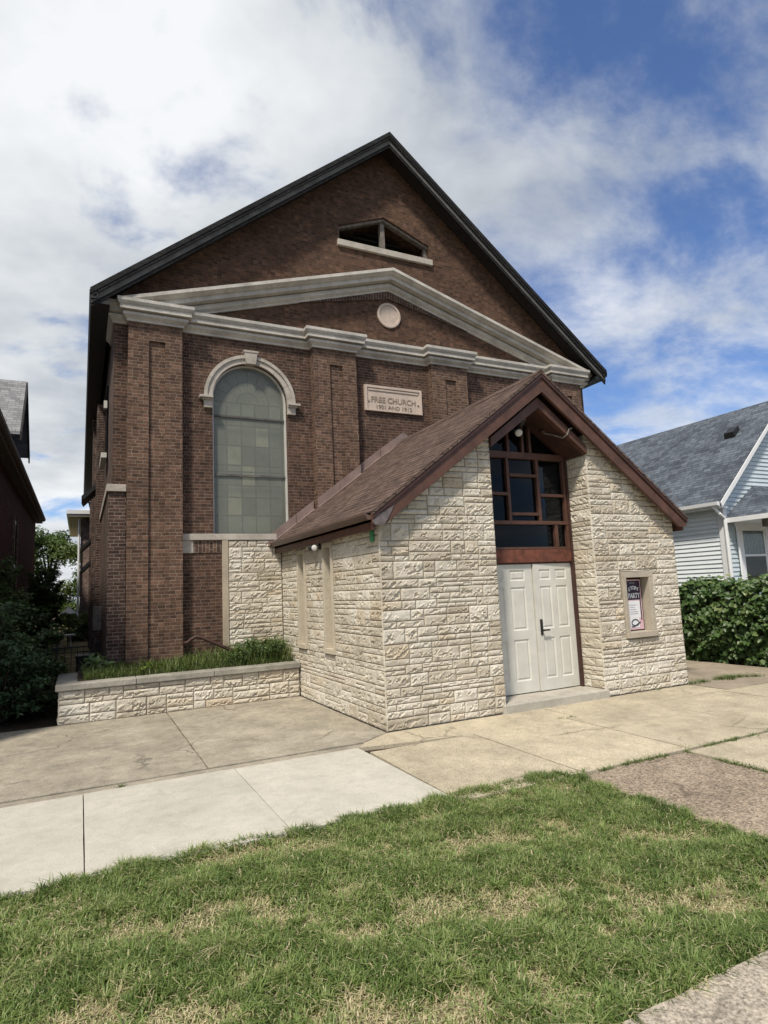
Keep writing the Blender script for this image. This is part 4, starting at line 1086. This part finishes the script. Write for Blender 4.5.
for k, (px, py_, lb) in enumerate(((2.06, -.69, 'left of two small weed tufts in the joint before the door step'), (2.22, -.72, 'right of two small weed tufts in the joint before the door step'), (2.12, -2.40, 'low weed tuft at the corner of the reddish aggregate slab and the side pad'), (6.15, -.06, 'largest weed clump in the joint at the driveway edge by the annex'), (-2.95, -.40, 'small weed sprig at the edge of the grey forecourt slab'), (.66, -2.47, 'weed tuft where lawn corner meets the reddish aggregate slab'), (4.55, -.06, 'small weed tuft at the foot of the stone wall below the display window'), (3.0, -2.55, 'flat weed tuft at the right edge of the picture in the walkway joint'))):
    tuft('weed_tuft', (px, py_, -.01), (26, 26, 30, 90, 22, 46, 20, 40)[k], .02, (.055, .06, .05, .13, .07, .08, .07, .05)[k], (.03, .035, .06, .13, .03, .06, .03, .08)[k], M['weed'], lb, 'weed', tg, 50 + k)

# planter plants
n = 7000
x = rng.uniform(-3.25, -.05, n); y = rng.uniform(3.42, 4.08, n)
keep = ~((x < -1.77) & (x > -2.66) & (y > YP - .02)); x, y = x[keep], y[keep]; n = len(x)
z = .55 + .10 * (y - 3.41) / .7
big = np.clip((x + 2.2) / 1.6, 0, 1)
H = rng.uniform(.05, .15, n) + (.35 + big) * rng.uniform(0, .28, n) * (rng.random(n) < .35)
V, F, T = blades(np.stack([x, y, z], 1), H, rng.uniform(.006, .014, n), rng.uniform(.2, 1.1, n), rng.uniform(0, 6.28, n), np.clip(rng.normal(.45, .25, n), 0, 1))
tag(nmesh('planter_weeds', V, F, T, M['weed'], None, (-1.6, 3.7, .56)), 'green grassy weeds filling the stone planter before the church', 'weeds', None, 'stuff')
def shrub(name, loc, rx, ry, h, nst, nlf, lsz, mat, label, cat, seed, group=None, up=.5):
    g = np.random.default_rng(seed); t = thing(name, loc, label, cat, group)
    mb = MB(); LP, LN = [], []
    for k in range(nst):
        a = g.uniform(0, 6.28); r = math.sqrt(g.random())
        top = Vector((loc[0] + math.cos(a) * rx * r, loc[1] + math.sin(a) * ry * r, loc[2] + h * (1 - .35 * r * r) * g.uniform(.75, 1.05)))
        b = Vector((loc[0] + math.cos(a) * rx * .35 * r, loc[1] + math.sin(a) * ry * .35 * r, loc[2] - .02))
        mid = (b + top) / 2 + Vector(g.normal(size=3) * .03)
        mb.tube([b, mid, top], [.006, .005, .002], 5)
        m = nlf // nst
        for u in g.random(m) ** .6:
            p = b.lerp(mid, u * 2) if u < .5 else mid.lerp(top, u * 2 - 1)
            LP.append(np.array(p) + g.normal(size=3) * .025); LN.append(g.normal(size=3) * .7 + np.array([math.cos(a) * .5, math.sin(a) * .5 - .1, up + .5]))
    mb.build('stems', M['bark'], t, uv=False, fixn=False)
    P = np.array(LP); m = len(P)
    V, F, T = leaves(P, np.array(LN), g.uniform(.6, 1.2, m) * lsz, g, np.clip(g.normal(.5, .22, m), 0, 1), asp=.42)
    nmesh('foliage', V, F, T, mat, t)
    return t
shrub('leafy_shrub', (-.55, 3.66, .56), .54, .28, .42, 60, 2900, .055, M['shrub'], 'dense dark green shrub at the right end of the stone planter', 'shrub', 1)
shrub('leafy_shrub', (-1.0, 3.55, .55), .26, .16, .22, 20, 700, .05, M['shrub'], 'low bushy weed in mid planter, left of the dense dark green shrub', 'shrub', 2)
shrub('broadleaf_plant', (-3.12, 3.98, .58), .26, .22, .30, 16, 150, .14, M['hosta'], 'broad-leaved pale green plant behind the left end of the planter', 'plant', 3)
shrub('pale_plant', (-2.35, 3.55, .56), .14, .1, .17, 9, 26, .13, M['pale_leaf'], 'yellowish green large-leaved seedling in the planter before the brick pilaster', 'plant', 4)

# hedge
hd = thing('leafy_hedge', (8.25, 1.5, 0), 'thick broad-leaved green hedge between the driveway and the pale blue house', 'hedge')
g = np.random.default_rng(8)
n = 21000
yy = g.uniform(-3.2, 7.0, n); zz = g.uniform(0, 1, n); kind = g.random(n)
def top_h(y): return 1.47 + .09 * np.sin(y * 1.7) + .06 * np.sin(y * 4.1 + 1) + .05 * np.sin(y * 9)
ht = top_h(yy)
hx0 = 7.80 + .10 * np.sin(yy * 2.3) + .07 * np.sin(yy * 5.7 + 2)
side = kind < .66
z = np.where(side, .02 + (ht - .02) * zz ** .95, ht - .10 * g.random(n) + .03 * g.normal(size=n) + .16 * (g.random(n) < .06) * g.random(n))
bul = np.sin((z - .15) / 1.3 * 2.6) * .18
lump = .10 * np.sin(yy * 7 + z * 6) * np.sin(z * 8 + yy * 3)
x = np.where(side, hx0 - bul + lump + g.exponential(.09, n), hx0 - .05 + g.random(n) * 1.0)
P = np.stack([x, yy, z], 1)
nr = np.where(side[:, None], np.array([-.75, -.25, .55]), np.array([-.2, -.1, 1.0])) + g.normal(size=(n, 3)) * .42
tint = np.clip(.42 + .2 * g.normal(size=n) + .16 * (~side) + .10 * np.sin(yy * 3 + z * 5), 0, 1)  # top leaves tinted lighter, the lit top put into the colour
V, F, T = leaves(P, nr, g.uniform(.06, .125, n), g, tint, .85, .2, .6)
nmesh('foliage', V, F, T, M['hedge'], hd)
mb = MB(); rg = random.Random(3)
for k in range(70):
    y = rg.uniform(-3.1, 6.9); b = Vector((8.25 + rg.uniform(-.15, .15), y, -.03)); tp = Vector((8.25 + rg.uniform(-.4, .4), y + rg.uniform(-.3, .3), 1.3))
    mb.tube([b, (b + tp) / 2 + Vector((rg.uniform(-.1, .1), rg.uniform(-.1, .1), 0)), tp], [.018, .013, .006], 6)
mb.box(8.12, 8.42, -3.1, 6.9, .0, 1.28)  # solid dark core added among the branches for the hedge's shaded depth
mb.build('branches', M['bark'], hd, uv=False)

# left bush: arching layered branches
def bush(name, loc, H_, R_, nbr, nl, lsz, mat, label, cat, seed, flat=.5, group=None, az_lim=None, elev=None):
    g = np.random.default_rng(seed); t = thing(name, loc, label, cat, group); mb = MB(); LP, LN, LT = [], [], []
    for k in range(nbr):
        u = (k + .5) / nbr; a = g.uniform(0, 6.28) if az_lim is None else g.uniform(*az_lim); zt = H_ * (.10 + .9 * u) * g.uniform(.9, 1.05); rr = R_ * (1 - .55 * u ** 2.2) * g.uniform(.6, 1.05)
        b = Vector((loc[0] + g.normal() * .08, loc[1] + g.normal() * .15, loc[2])); 
        e = Vector((loc[0] + math.cos(a) * rr, loc[1] + math.sin(a) * rr, loc[2] + zt))
        c = Vector((loc[0] + math.cos(a) * rr * .4, loc[1] + math.sin(a) * rr * .4, loc[2] + zt * 1.02))
        pts = [b.lerp(c, s).lerp(c.lerp(e, s), s) for s in (0, .25, .5, .75, 1)]
        mb.tube(pts, [.016, .013, .010, .006, .003], 5)
        tb = g.normal() * .14
        m = nl // nbr
        for s in .35 + .65 * g.random(m) ** .8:
            p = b.lerp(c, s).lerp(c.lerp(e, s), s)
            w = .20 * (1.1 - s) + .05
            side = g.normal() * w
            q = np.array(p) + np.array([-math.sin(a), math.cos(a), 0]) * side + np.array([0, 0, -abs(side) * .35 + g.normal() * .03])
            LP.append(q); LN.append(np.array([math.cos(a) * .35, math.sin(a) * .35, 1.0]) + g.normal(size=3) * .35); LT.append(.5 + tb)
    mb.build('branches', M['bark'], t, uv=False, fixn=False)
    P = np.array(LP); m = len(P)
    V, F, T = leaves(P, np.array(LN), g.uniform(.6, 1.25, m) * lsz, g, np.clip(np.array(LT) + g.normal(size=m) * .2, 0, 1), .48, .2, .5)
    nmesh('foliage', V, F, T, mat, t); return t
bush('dark_bush', (-4.4, 4.35, 0), 1.9, 1.05, 80, 13000, .075, M['bush'], 'large dark green arching bush in the shade beside the planter', 'bush', 11)
bush('dark_bush', (-4.85, 7.4, 0), 2.7, 1.0, 80, 13000, .075, M['shrub'], 'taller bush further back against the dark red brick house', 'bush', 12)
bush('low_bush', (-3.75, 5.6, 0), .85, .55, 30, 2200, .07, M['bush'], 'low dark bush in the passage behind the planter end', 'bush', 13)

# trees in the back
def tree(name, loc, H_, R_, label, seed, nl=9000, lsz=.14, group='trees beyond the passage'):
    g = np.random.default_rng(seed); t = thing(name, loc, label, 'tree', group); mb = MB()
    L = Vector(loc); mb.tube([L, L + Vector((.05, 0, H_ * .35)), L + Vector((0, .1, H_ * .7))], [.16, .12, .05], 8)
    cl = []
    for k in range(26):
        a = g.uniform(0, 6.28); z = H_ * g.uniform(.12, 1.0); r = R_ * math.sqrt(max(.1, 1 - ((z / H_ - .5) / .6) ** 2)) * g.uniform(.35, 1)
        c = L + Vector((math.cos(a) * r, math.sin(a) * r, z)); cl.append(c)
        mb.tube([L + Vector((0, 0, z * .55)), (L + Vector((0, 0, z * .8)) + c) / 2, c], [.05, .03, .01], 5)
    mb.build('trunk', M['bark'], t, uv=False, fixn=False)
    ci = g.integers(0, len(cl), nl); C = np.array(cl)[ci]; cr = g.uniform(.45, .9, len(cl))[ci] * R_ / 2.2
    d = g.normal(size=(nl, 3)); d /= np.linalg.norm(d, axis=1)[:, None]; P = C + d * (cr * g.random(nl) ** .45)[:, None] * np.array([1, 1, .75])
    V, F, T = leaves(P, d + np.array([0, 0, .6]) + g.normal(size=(nl, 3)) * .5, g.uniform(.6, 1.3, nl) * lsz, g, np.clip(.5 + g.normal(size=len(cl))[ci] * .16 + g.normal(size=nl) * .15, 0, 1), .6, .2, .3)
    nmesh('crown', V, F, T, M['tree'], t)
tree('leafy_tree', (-4.9, 31, 0), 5.6, 2.0, 'light green leafy tree closing the passage behind the church', 41, 15000)
tree('leafy_tree', (-6.4, 27, 0), 4.2, 1.9, 'smaller tree behind the red brick house at the passage end', 42, 6000)
tree('leafy_tree', (-2.0, 44, 0), 6.0, 3.0, 'tree far behind the rear brick building', 43, 7000, .18)

bush('garden_shrub', (-4.55, 20, 0), 3.3, .95, 80, 11000, .12, M['tree'], 'light green shrub at the far end of the passage by the umbrella', 'shrub', 14)
bush('garden_shrub', (-3.3, 25.2, 0), 1.3, 1.2, 40, 4000, .12, M['tree'], 'leafy shrub at the foot of the pale rear brick building', 'shrub', 15)
# passage: gate, rear building, umbrella, table
ft = thing('iron_fence', (-4.1, 8, 0), 'black iron fence closing the passage between the two brick buildings', 'fence')
mb = MB()
for z in (.12, .66, .76): mb.box(-5.2, -2.94, 7.985, 8.015, z, z + .025)
mb.build('rail', M['black_metal'], ft)
mb = MB()
for k in range(19): mb.tube([(-5.15 + k * .12, 8, .02), (-5.15 + k * .12, 8, .8)], .007, 6)
mb.build('pickets', M['black_metal'], ft)
for x in (-5.2, -3.75, -2.95):
    mb = MB(); mb.box(x - .02, x + .02, 7.98, 8.02, -.03, .86); mb.build('post', M['black_metal'], ft)
mb = MB(); mb.box(-3.38, -2.96, 8.5, 9.1, -.03, .50); mb.box(-3.40, -2.95, 8.48, 9.12, .50, .55); bn = mb.build('storage_bin', M['black_metal'], None, (-3.17, 8.8, 0), bevel=.02)
tag(bn, 'low black storage bin against the church flank in the passage', 'bin')
rb = thing('rear_building', (-1, 30, 0), 'pale red brick building with white eave behind the church', 'building')
mb = MB(); mb.box(-3.35, 4, 26.6, 36, -.05, 5.75); mb.build('wall', M['brick_pink'], rb)
mb = MB(); mb.box(-3.98, 4.5, 26.0, 36.5, 5.98, 6.16); mb.build('roof', M['white_paint'], rb)
mb = MB(); mb.hexa([(-3.9, 26.05, 5.86), (4.4, 26.05, 5.86), (4.4, 36.4, 5.86), (-3.9, 36.4, 5.86), (-3.9, 26.05, 5.979), (4.4, 26.05, 5.979), (4.4, 36.4, 5.979), (-3.9, 36.4, 5.979)]); mb.build('soffit', M['cream'], rb)
mb = MB(); mb.tube([(-3.42, 26.5, 5.8), (-3.42, 26.5, .1)], .05, 8); mb.build('downpipe', M['white_paint'], rb)
um = thing('patio_umbrella', (-3.75, 22, 0), 'small white patio umbrella at the far end of the passage', 'umbrella')
mb = MB(); mb.tube([(-3.75, 22, 0), (-3.75, 22, 1.5)], .02, 8); mb.build('pole', M['black_metal'], um)
mb = MB(); mb.lathe((-3.75, 22, 1.28), (0, 0, 1), [(0, .34), (.02, .33), (.14, .17), (.26, .03), (.33, .012)], 10); mb.build('canopy', M['white_paint'], um)
tb = thing('garden_table', (-3.85, 21, 0), 'white garden table under the patio umbrella in the far passage', 'table')
mb = MB(); mb.lathe((-3.85, 21, .42), (0, 0, 1), [(0, .38), (.04, .40), (.06, .39)], 20); mb.build('tabletop', M['white_paint'], tb)
for (dx, dy) in ((-.2, -.2), (.2, -.2), (.2, .2), (-.2, .2)):
    mb = MB(); mb.tube([(-3.85 + dx * 1.2, 21 + dy * 1.2, 0), (-3.85 + dx, 21 + dy, .43)], .022, 6); mb.build('leg', M['white_paint'], tb)

# ================================================================= LEFT HOUSE
lh = thing('red_brick_house', (-8.5, 14, 0), 'dark red brick house with grey dormer at the left edge', 'house')
HX, HE, HY0, HY1 = -5.25, 5.75, 1.6, 26.2
mb = MB(); mb.box(-13, HX, HY0, HY1 - .3, -.05, 5.72)
mb.build('wall', M['brick_red'], lh)
mb = MB()
slab(mb, HX + .27, HE, -9.1, HE + 3.85 * .95, HY0 - .3, HY1, .12); slab(mb, -9.1 - .0005, HE + 3.85 * .95, -13.3, HE - .1, HY0 - .3, HY1, .12)
hf = mb.build('roof', M['roof_light'], lh)
mb = MB(); mb.prism([(HX + .26, HE - .02), (HX + .40, HE - .02), (HX + .39, HE - .10), (HX + .34, HE - .15), (HX + .27, HE - .15)], 'y', HY0 - .3, HY1 + .02); mb.box(HX + .002, HX + .27, HY0 - .28, HY1, HE - .24, HE - .13); mb.build('gutter', M['wood_grey'], hf)
for y0 in (8.4, 15.5):
    mb = MB(); mb.box(HX - .001, HX + .03, y0, y0 + .95, 1.2, 4.4); w = mb.build('window', M['dark_glass'], lh)
    mb = MB(); mb.box(HX + .0, HX + .06, y0 - .12, y0 - .001, 1.1, 4.5); mb.build('jamb', M['brick_pink'], w); mb = MB(); mb.box(HX + .0, HX + .06, y0 + .951, y0 + 1.07, 1.1, 4.5); mb.build('jamb', M['brick_pink'], w); mb = MB(); mb.box(HX, HX + .09, y0 - .15, y0 + 1.1, 1.0, 1.099); mb.build('sill', M['brick_pink'], w)
# dormer: gable facing the passage
dr = MB(); D0, D1, DXF = 17.4, 21.4, -5.3
zr0 = 7.4; zri = 10.2; ym = (D0 + D1) / 2
dr.prism([(D0 + .35, 5.9), (D1 - .35, 5.9), (D1 - .35, 8.2), (ym, zri - .35), (D0 + .35, 8.2)], 'x', -9, DXF - .45)
do = dr.build('dormer', M['wood_grey'], lh)
mb = MB()
for (ya, yb) in ((D0, ym), (D1, ym)):
    mb.hexa([(-9, ya, 7.75 - .12), (DXF, ya, 7.75 - .12), (DXF, yb, zri - .12), (-9, yb, zri - .12), (-9, ya, 7.75), (DXF, ya, 7.75), (DXF, yb, zri), (-9, yb, zri)])
mb.build('dormer_roof', M['roof_light'], do)
mb = MB()
for (ya, yb) in ((D0, ym), (D1, ym)):
    mb.prism([(ya, 7.73), (yb, zri - .02), (yb, zri - .35), (ya, 7.42)], 'x', DXF - .002, DXF + .05)
mb.build('dormer_fascia', M['soffit'], do)
mb = MB(); mb.box(DXF - .448, DXF - .40, ym - .7, ym + .7, 6.5, 8.1); mb.build('dormer_window', M['dark_glass'], do)

# ================================================================= BLUE HOUSE
bh = thing('blue_house', (13.2, 8, 0), 'pale blue clapboard house with dark grey roof and small porch at the right', 'house')
BX, BY, BE, BRX, BRZ = 10.4, 2.6, 3.66, 13.2, 6.28
BS = (BRZ - BE) / (BRX - BX + .05)
BYE = 15; BX2 = 2 * BRX - BX
mb = MB(); mb.box(BX + .03, BX2 - .03, BY + .03, BYE, -.05, BE - .12); mb.prism([(BX + .06, BE - .12), (BX2 - .06, BE - .12), (BRX, BRZ - .2)], 'y', BY + .03, BYE); mb.build('wall', M['siding'], bh)
def boards(mb, fn, a0f, z0, z1, ex=.105):
    z = z0
    while z < z1 - .01:
        zt = min(z + ex, z1); a0, a1 = a0f(z); b0, b1 = a0f(zt)
        mb.face([fn(a0, .032, z), fn(a1, .032, z), fn(b1, .008, zt), fn(b0, .008, zt)])
        mb.face([fn(a0, .004, z), fn(a1, .004, z), fn(a1, .032, z), fn(a0, .032, z)])
        z = zt
mb = MB(); boards(mb, lambda a, o, z: (BX + .03 - o, a, z), lambda z: (BY + .08, BYE), .4, BE - .1); mb.build('side_siding', M['siding'], bh, fixn=False)
def gz(z):
    if z <= BE - .12: return (BX + .08, BX2 - .08)
    t = (z - BE + .12) / BS
    return (min(BX + .08 + t, BRX), max(BX2 - .08 - t, BRX))
mb = MB(); boards(mb, lambda a, o, z: (a, BY + .03 - o, z), gz, .4, BRZ - .25); mb.build('front_siding', M['siding_front'], bh, fixn=False)
mb = MB(); mb.box(BX - .035, BX + .10, BY - .03, BY + .029, .3, BE - .1); mb.box(BX - .035, BX + .029, BY + .0295, BY + .12, .3, BE - .1); mb.build('corner_board', M['white_paint'], bh)
mb = MB()
slab(mb, BX - .28, BE - .28 * BS + .0, BRX, BRZ, BY - .16, BYE + .2, .09); slab(mb, BRX + .0005, BRZ, BX2 + .28, BE - .28 * BS, BY - .16, BYE + .2, .09)
br_ = mb.build('roof', M['roof_grey'], bh)
mb = MB(); ze = BE - .28 * BS
mb.prism([(BX - .28, ze - .02), (BRX, BRZ - .02), (BRX, BRZ - .13), (BX - .24, ze - .13)], 'y', BY - .18, BY - .161); mb.prism([(BX2 + .28, ze - .02), (BRX + .001, BRZ - .02), (BRX + .001, BRZ - .13), (BX2 + .24, ze - .13)], 'y', BY - .18, BY - .161)
mb.prism([(BX - .29, ze + .0), (BX - .39, ze + .0), (BX - .38, ze - .08), (BX - .29, ze - .11)], 'y', BY - .15, BYE); mb.box(BX - .28, BX + .02, BY - .12, BYE, ze - .14, ze - .1)
mb.build('gutter', M['white_paint'], br_)
mb = MB(); vy, vx = 3.35, 12.35; vz = BRZ - (BRX - vx) * BS
mb.hexa([(vx - .22, vy - .15, vz - .2), (vx + .02, vy - .15, vz), (vx + .02, vy + .15, vz), (vx - .22, vy + .15, vz - .2), (vx - .25, vy - .13, vz - .06), (vx, vy - .13, vz + .12), (vx, vy + .13, vz + .12), (vx - .25, vy + .13, vz - .06)]); mb.build('roof_vent', M['black_metal'], br_)
mb = MB(); mb.tube([(BX - .33, BY + .05, ze - .06), (BX - .2, BY - .06, ze - .28), (BX - .06, BY - .08, ze - .4), (BX - .06, BY - .08, .2)], .04, 8); mb.build('downpipe', M['white_paint'], bh)
# porch roof (hipped), beam, post, railing
pe, pw = 3.02, 3.86; py0 = 1.55; pxa = BX + .02; pxb = BX2 - .02
mb = MB()
ridge = [(pxa + 1.25, BY + .0, pw), (pxb - 1.25, BY + .0, pw)]
e = [(pxa, py0, pe), (pxb, py0, pe), (pxb, BY, pe), (pxa, BY, pe)]
mb.face([e[0], e[1], ridge[1], ridge[0]]); mb.face([e[0], ridge[0], e[3]]); mb.face([e[1], e[2], ridge[1]])
prf = mb.build('porch_roof', M['roof_grey'], bh, fixn=False)
mb = MB(); mb.box(pxa - .02, pxb + .02, py0 - .04, py0 - .002, pe - .11, pe + .0); mb.box(pxa - .03, pxa - .002, py0 - .04, BY - .05, pe - .11, pe + .0); mb.box(pxa, pxb, py0, BY - .04, pe - .1, pe - .06); mb.build('eave_board', M['white_paint'], prf)
mb = MB(); mb.box(pxa + .2, pxb - .2, py0 + .15, py0 + .28, pe - .28, pe - .101); mb.build('porch_beam', M['wood_grey'], prf)
mb = MB(); mb.tube([(pxa + .22, BY - .12, pe - .1), (pxa + .3, BY - .10, pe - .3), (pxa + .3, BY - .10, .4)], .025, 8); mb.build('porch_downpipe', M['white_paint'], bh)
wx0, wx1, wz0, wz1 = 10.93, 11.86, 1.48, 2.78
mb = MB()
for (a, b, c, d) in ((wx0 - .12, wx0, wz0 - .1, wz1 + .14), (wx1, wx1 + .12, wz0 - .1, wz1 + .14), (wx0, wx1, wz1, wz1 + .14), (wx0, wx1, wz0 - .1, wz0)): mb.box(a, b, BY - .06, BY + .0, c, d)
wm = (wz0 + wz1) / 2
for (a, b, c, d) in ((wx0, wx0 + .06, wz0, wz1), (wx1 - .06, wx1, wz0, wz1), (wx0 + .06, wx1 - .06, wm - .025, wm + .025), (wx0 + .06, wx1 - .06, wz1 - .05, wz1), (wx0 + .06, wx1 - .06, wz0, wz0 + .05)): mb.box(a, b, BY - .045, BY - .005, c, d)
w = mb.build('window', M['white_paint'], bh, bevel=.004)
mb = MB(); mb.box(wx0, wx1, BY - .03, BY - .025, wz0, wz1); mb.build('pane', M['house_glass'], w)
mb = MB()
for k in range(14):
    a = wx0 + .05 + k * .06; mb.box(a, a + .045, BY - .018 - .004 * (k % 2), BY - .010, wm, wz1 - .02)
mb.build('curtain', M['curtain'], w)
mb = MB(); mb.box(wx0, wx1, BY - .008, BY - .004, wz0, wm); mb.build('dark_room', M['void'], w)
rl = thing('porch_railing', (12.5, 1.75, 0), 'white picket porch railing in front of the blue house window', 'railing')
mb = MB(); mb.box(10.75, 15, 1.72, 1.78, 1.36, 1.42); mb.box(10.75, 15, 1.72, 1.78, .7, .75); mb.build('rail', M['white_paint'], rl)
mb = MB()
for k in range(40): mb.box(10.8 + k * .105, 10.84 + k * .105, 1.735, 1.765, .751, 1.36)
mb.build('balusters', M['white_paint'], rl)
mb = MB(); mb.box(10.7, 15.6, 1.6, BY - .04, .3, .66); mb.build('porch_floor', M['white_paint'], bh)
mb = MB(); mb.box(12.9, 13.7, BY - .05, BY + .0, 4.2, 5.05); w = mb.build('gable_window', M['white_paint'], bh)
mb = MB(); mb.box(12.97, 13.63, BY - .06, BY - .051, 4.27, 4.98); mb.build('pane', M['house_glass'], w)

ZA, ZB = 12.2, 27.3
# ================================================================= WORLD, SUN, CAMERA
sv = Vector((-.50, -.46, 1)).normalized()      # towards the sun
elev = math.asin(sv.z); rotz = math.atan2(sv.x, sv.y)
wd = bpy.data.worlds.new('World'); S.world = wd; wd.use_nodes = True; nt = wd.node_tree; nt.nodes.clear()
out = nt.nodes.new('ShaderNodeOutputWorld'); bg = nt.nodes.new('ShaderNodeBackground'); bg.inputs[1].default_value = .1
nt.links.new(bg.outputs[0], out.inputs[0])
sky = N(nt, 'TexSky', {'sky_type': 'NISHITA', 'sun_disc': False, 'sun_elevation': elev, 'sun_rotation': rotz, 'air_density': 1.0, 'dust_density': .6, 'ozone_density': 2.0})
gen = coords(nt, 'Generated')
nrm = N(nt, 'VectorMath', {'operation': 'NORMALIZE'}, i0=gen).outputs[0]
sp = N(nt, 'SeparateXYZ', Vector=nrm)
zc = N(nt, 'Math', {'operation': 'MAXIMUM'}, i0=sp.outputs[2], i1=0.0).outputs[0]
zz = N(nt, 'Math', {'operation': 'ADD'}, i0=zc, i1=.22).outputs[0]
u = N(nt, 'Math', {'operation': 'DIVIDE'}, i0=sp.outputs[0], i1=zz).outputs[0]
v = N(nt, 'Math', {'operation': 'DIVIDE'}, i0=sp.outputs[1], i1=zz).outputs[0]
pl_ = N(nt, 'CombineXYZ', X=u, Y=v, Z=ZA).outputs[0]
def dirdot(d, lo, hi):
    d = Vector(d).normalized()
    dt = N(nt, 'VectorMath', {'operation': 'DOT_PRODUCT'}, i0=nrm, i1=tuple(d)).outputs['Value']
    m = N(nt, 'MapRange', {'interpolation_type': 'SMOOTHSTEP'}, Value=dt, From_Min=lo, From_Max=hi, To_Min=0, To_Max=1); return m.outputs[0]
WORLD_NODES = (nt, sky, bg, pl_, nrm, dirdot)
# -- clouds: thick deck to the left, broken streaks to the right
def math_(op, a, b, c=None):
    kw = dict(i0=a, i1=b)
    if c is not None: kw['i2'] = c
    return N(nt, 'Math', {'operation': op}, **kw).outputs[0]
n1 = N(nt, 'TexNoise', Vector=pl_, Scale=1.9, Detail=9, Roughness=.56, Distortion=.3).outputs[0]
mp = N(nt, 'Mapping', Vector=pl_, Location=(0, 0, ZB), Rotation=(0, 0, R(-30)), Scale=(1.05, 1.5, 1))
n2 = N(nt, 'TexNoise', Vector=mp.outputs[0], Scale=1.75, Detail=10, Roughness=.6, Distortion=.15).outputs[0]
CAMR = (0.895, -0.446, 0)
rd = N(nt, 'VectorMath', {'operation': 'DOT_PRODUCT'}, i0=nrm, i1=CAMR).outputs['Value']
rd = math_('MULTIPLY_ADD', math_('SUBTRACT', n1, .5), -.55, rd)
rightness = N(nt, 'MapRange', {'interpolation_type': 'SMOOTHSTEP'}, Value=rd, From_Min=.07, From_Max=.19).outputs[0]
dl = N(nt, 'MapRange', {'interpolation_type': 'SMOOTHSTEP'}, Value=n1, From_Min=.34, From_Max=.475).outputs[0]     # left deck density
drr = N(nt, 'MapRange', {'interpolation_type': 'SMOOTHSTEP'}, Value=n2, From_Min=.36, From_Max=.64, To_Max=.84).outputs[0]
dens = N(nt, 'Mix', {'data_type': 'FLOAT'}, i0=rightness, i2=dl, i3=drr).outputs[0]
dens = math_('MINIMUM', dens, 1.0)
shade = N(nt, 'TexNoise', Vector=pl_, Scale=1.7, Detail=8, Roughness=.55).outputs[0]
ccol = ramp(nt, shade, [(.33, (.36, .39, .43)), (.46, (.51, .535, .56)), (.62, (.67, .685, .70))])
ccol = mixc(nt, 1, ccol, (8.6, 8.6, 8.6, 1), 'MULTIPLY')
skyc = mixc(nt, 1, sky.outputs[0], (.62, .72, .92, 1), 'MULTIPLY')
fin = mixc(nt, dens, skyc, ccol)
nt.links.new(fin, bg.inputs[0])

sl = bpy.data.lights.new('sun', 'SUN'); sl.energy = 2.9; sl.angle = R(6); sl.color = (1, .92, .80)
so = bpy.data.objects.new('sun', sl); COL.objects.link(so); so.rotation_euler = sv.to_track_quat('Z', 'Y').to_euler(); so.location = (-10, -14, 25)

yaw, pitch, roll = R(26.50), R(7.21), R(-2.54)
fw = Vector((math.sin(yaw) * math.cos(pitch), math.cos(yaw) * math.cos(pitch), math.sin(pitch)))
r = Vector((math.cos(yaw), -math.sin(yaw), 0)); u_ = r.cross(fw)
rr = r * math.cos(roll) + u_ * math.sin(roll); uu = -r * math.sin(roll) + u_ * math.cos(roll)
cam = bpy.data.cameras.new('camera'); co = bpy.data.objects.new('camera', cam); COL.objects.link(co)
mt = Matrix((rr, uu, -fw)).transposed().to_4x4(); mt.translation = (-3.316, -6.809, 1.70); co.matrix_world = mt
cam.sensor_fit = 'HORIZONTAL'; cam.sensor_width = 36; cam.lens = 611.87 * 36 / 768; cam.clip_end = 2000
S.camera = co
S.view_settings.view_transform = 'Standard'; S.view_settings.look = 'None'; S.view_settings.gamma = 1; S.view_settings.exposure = .68
S.view_settings.use_curve_mapping = False
S.render.engine = 'CYCLES'
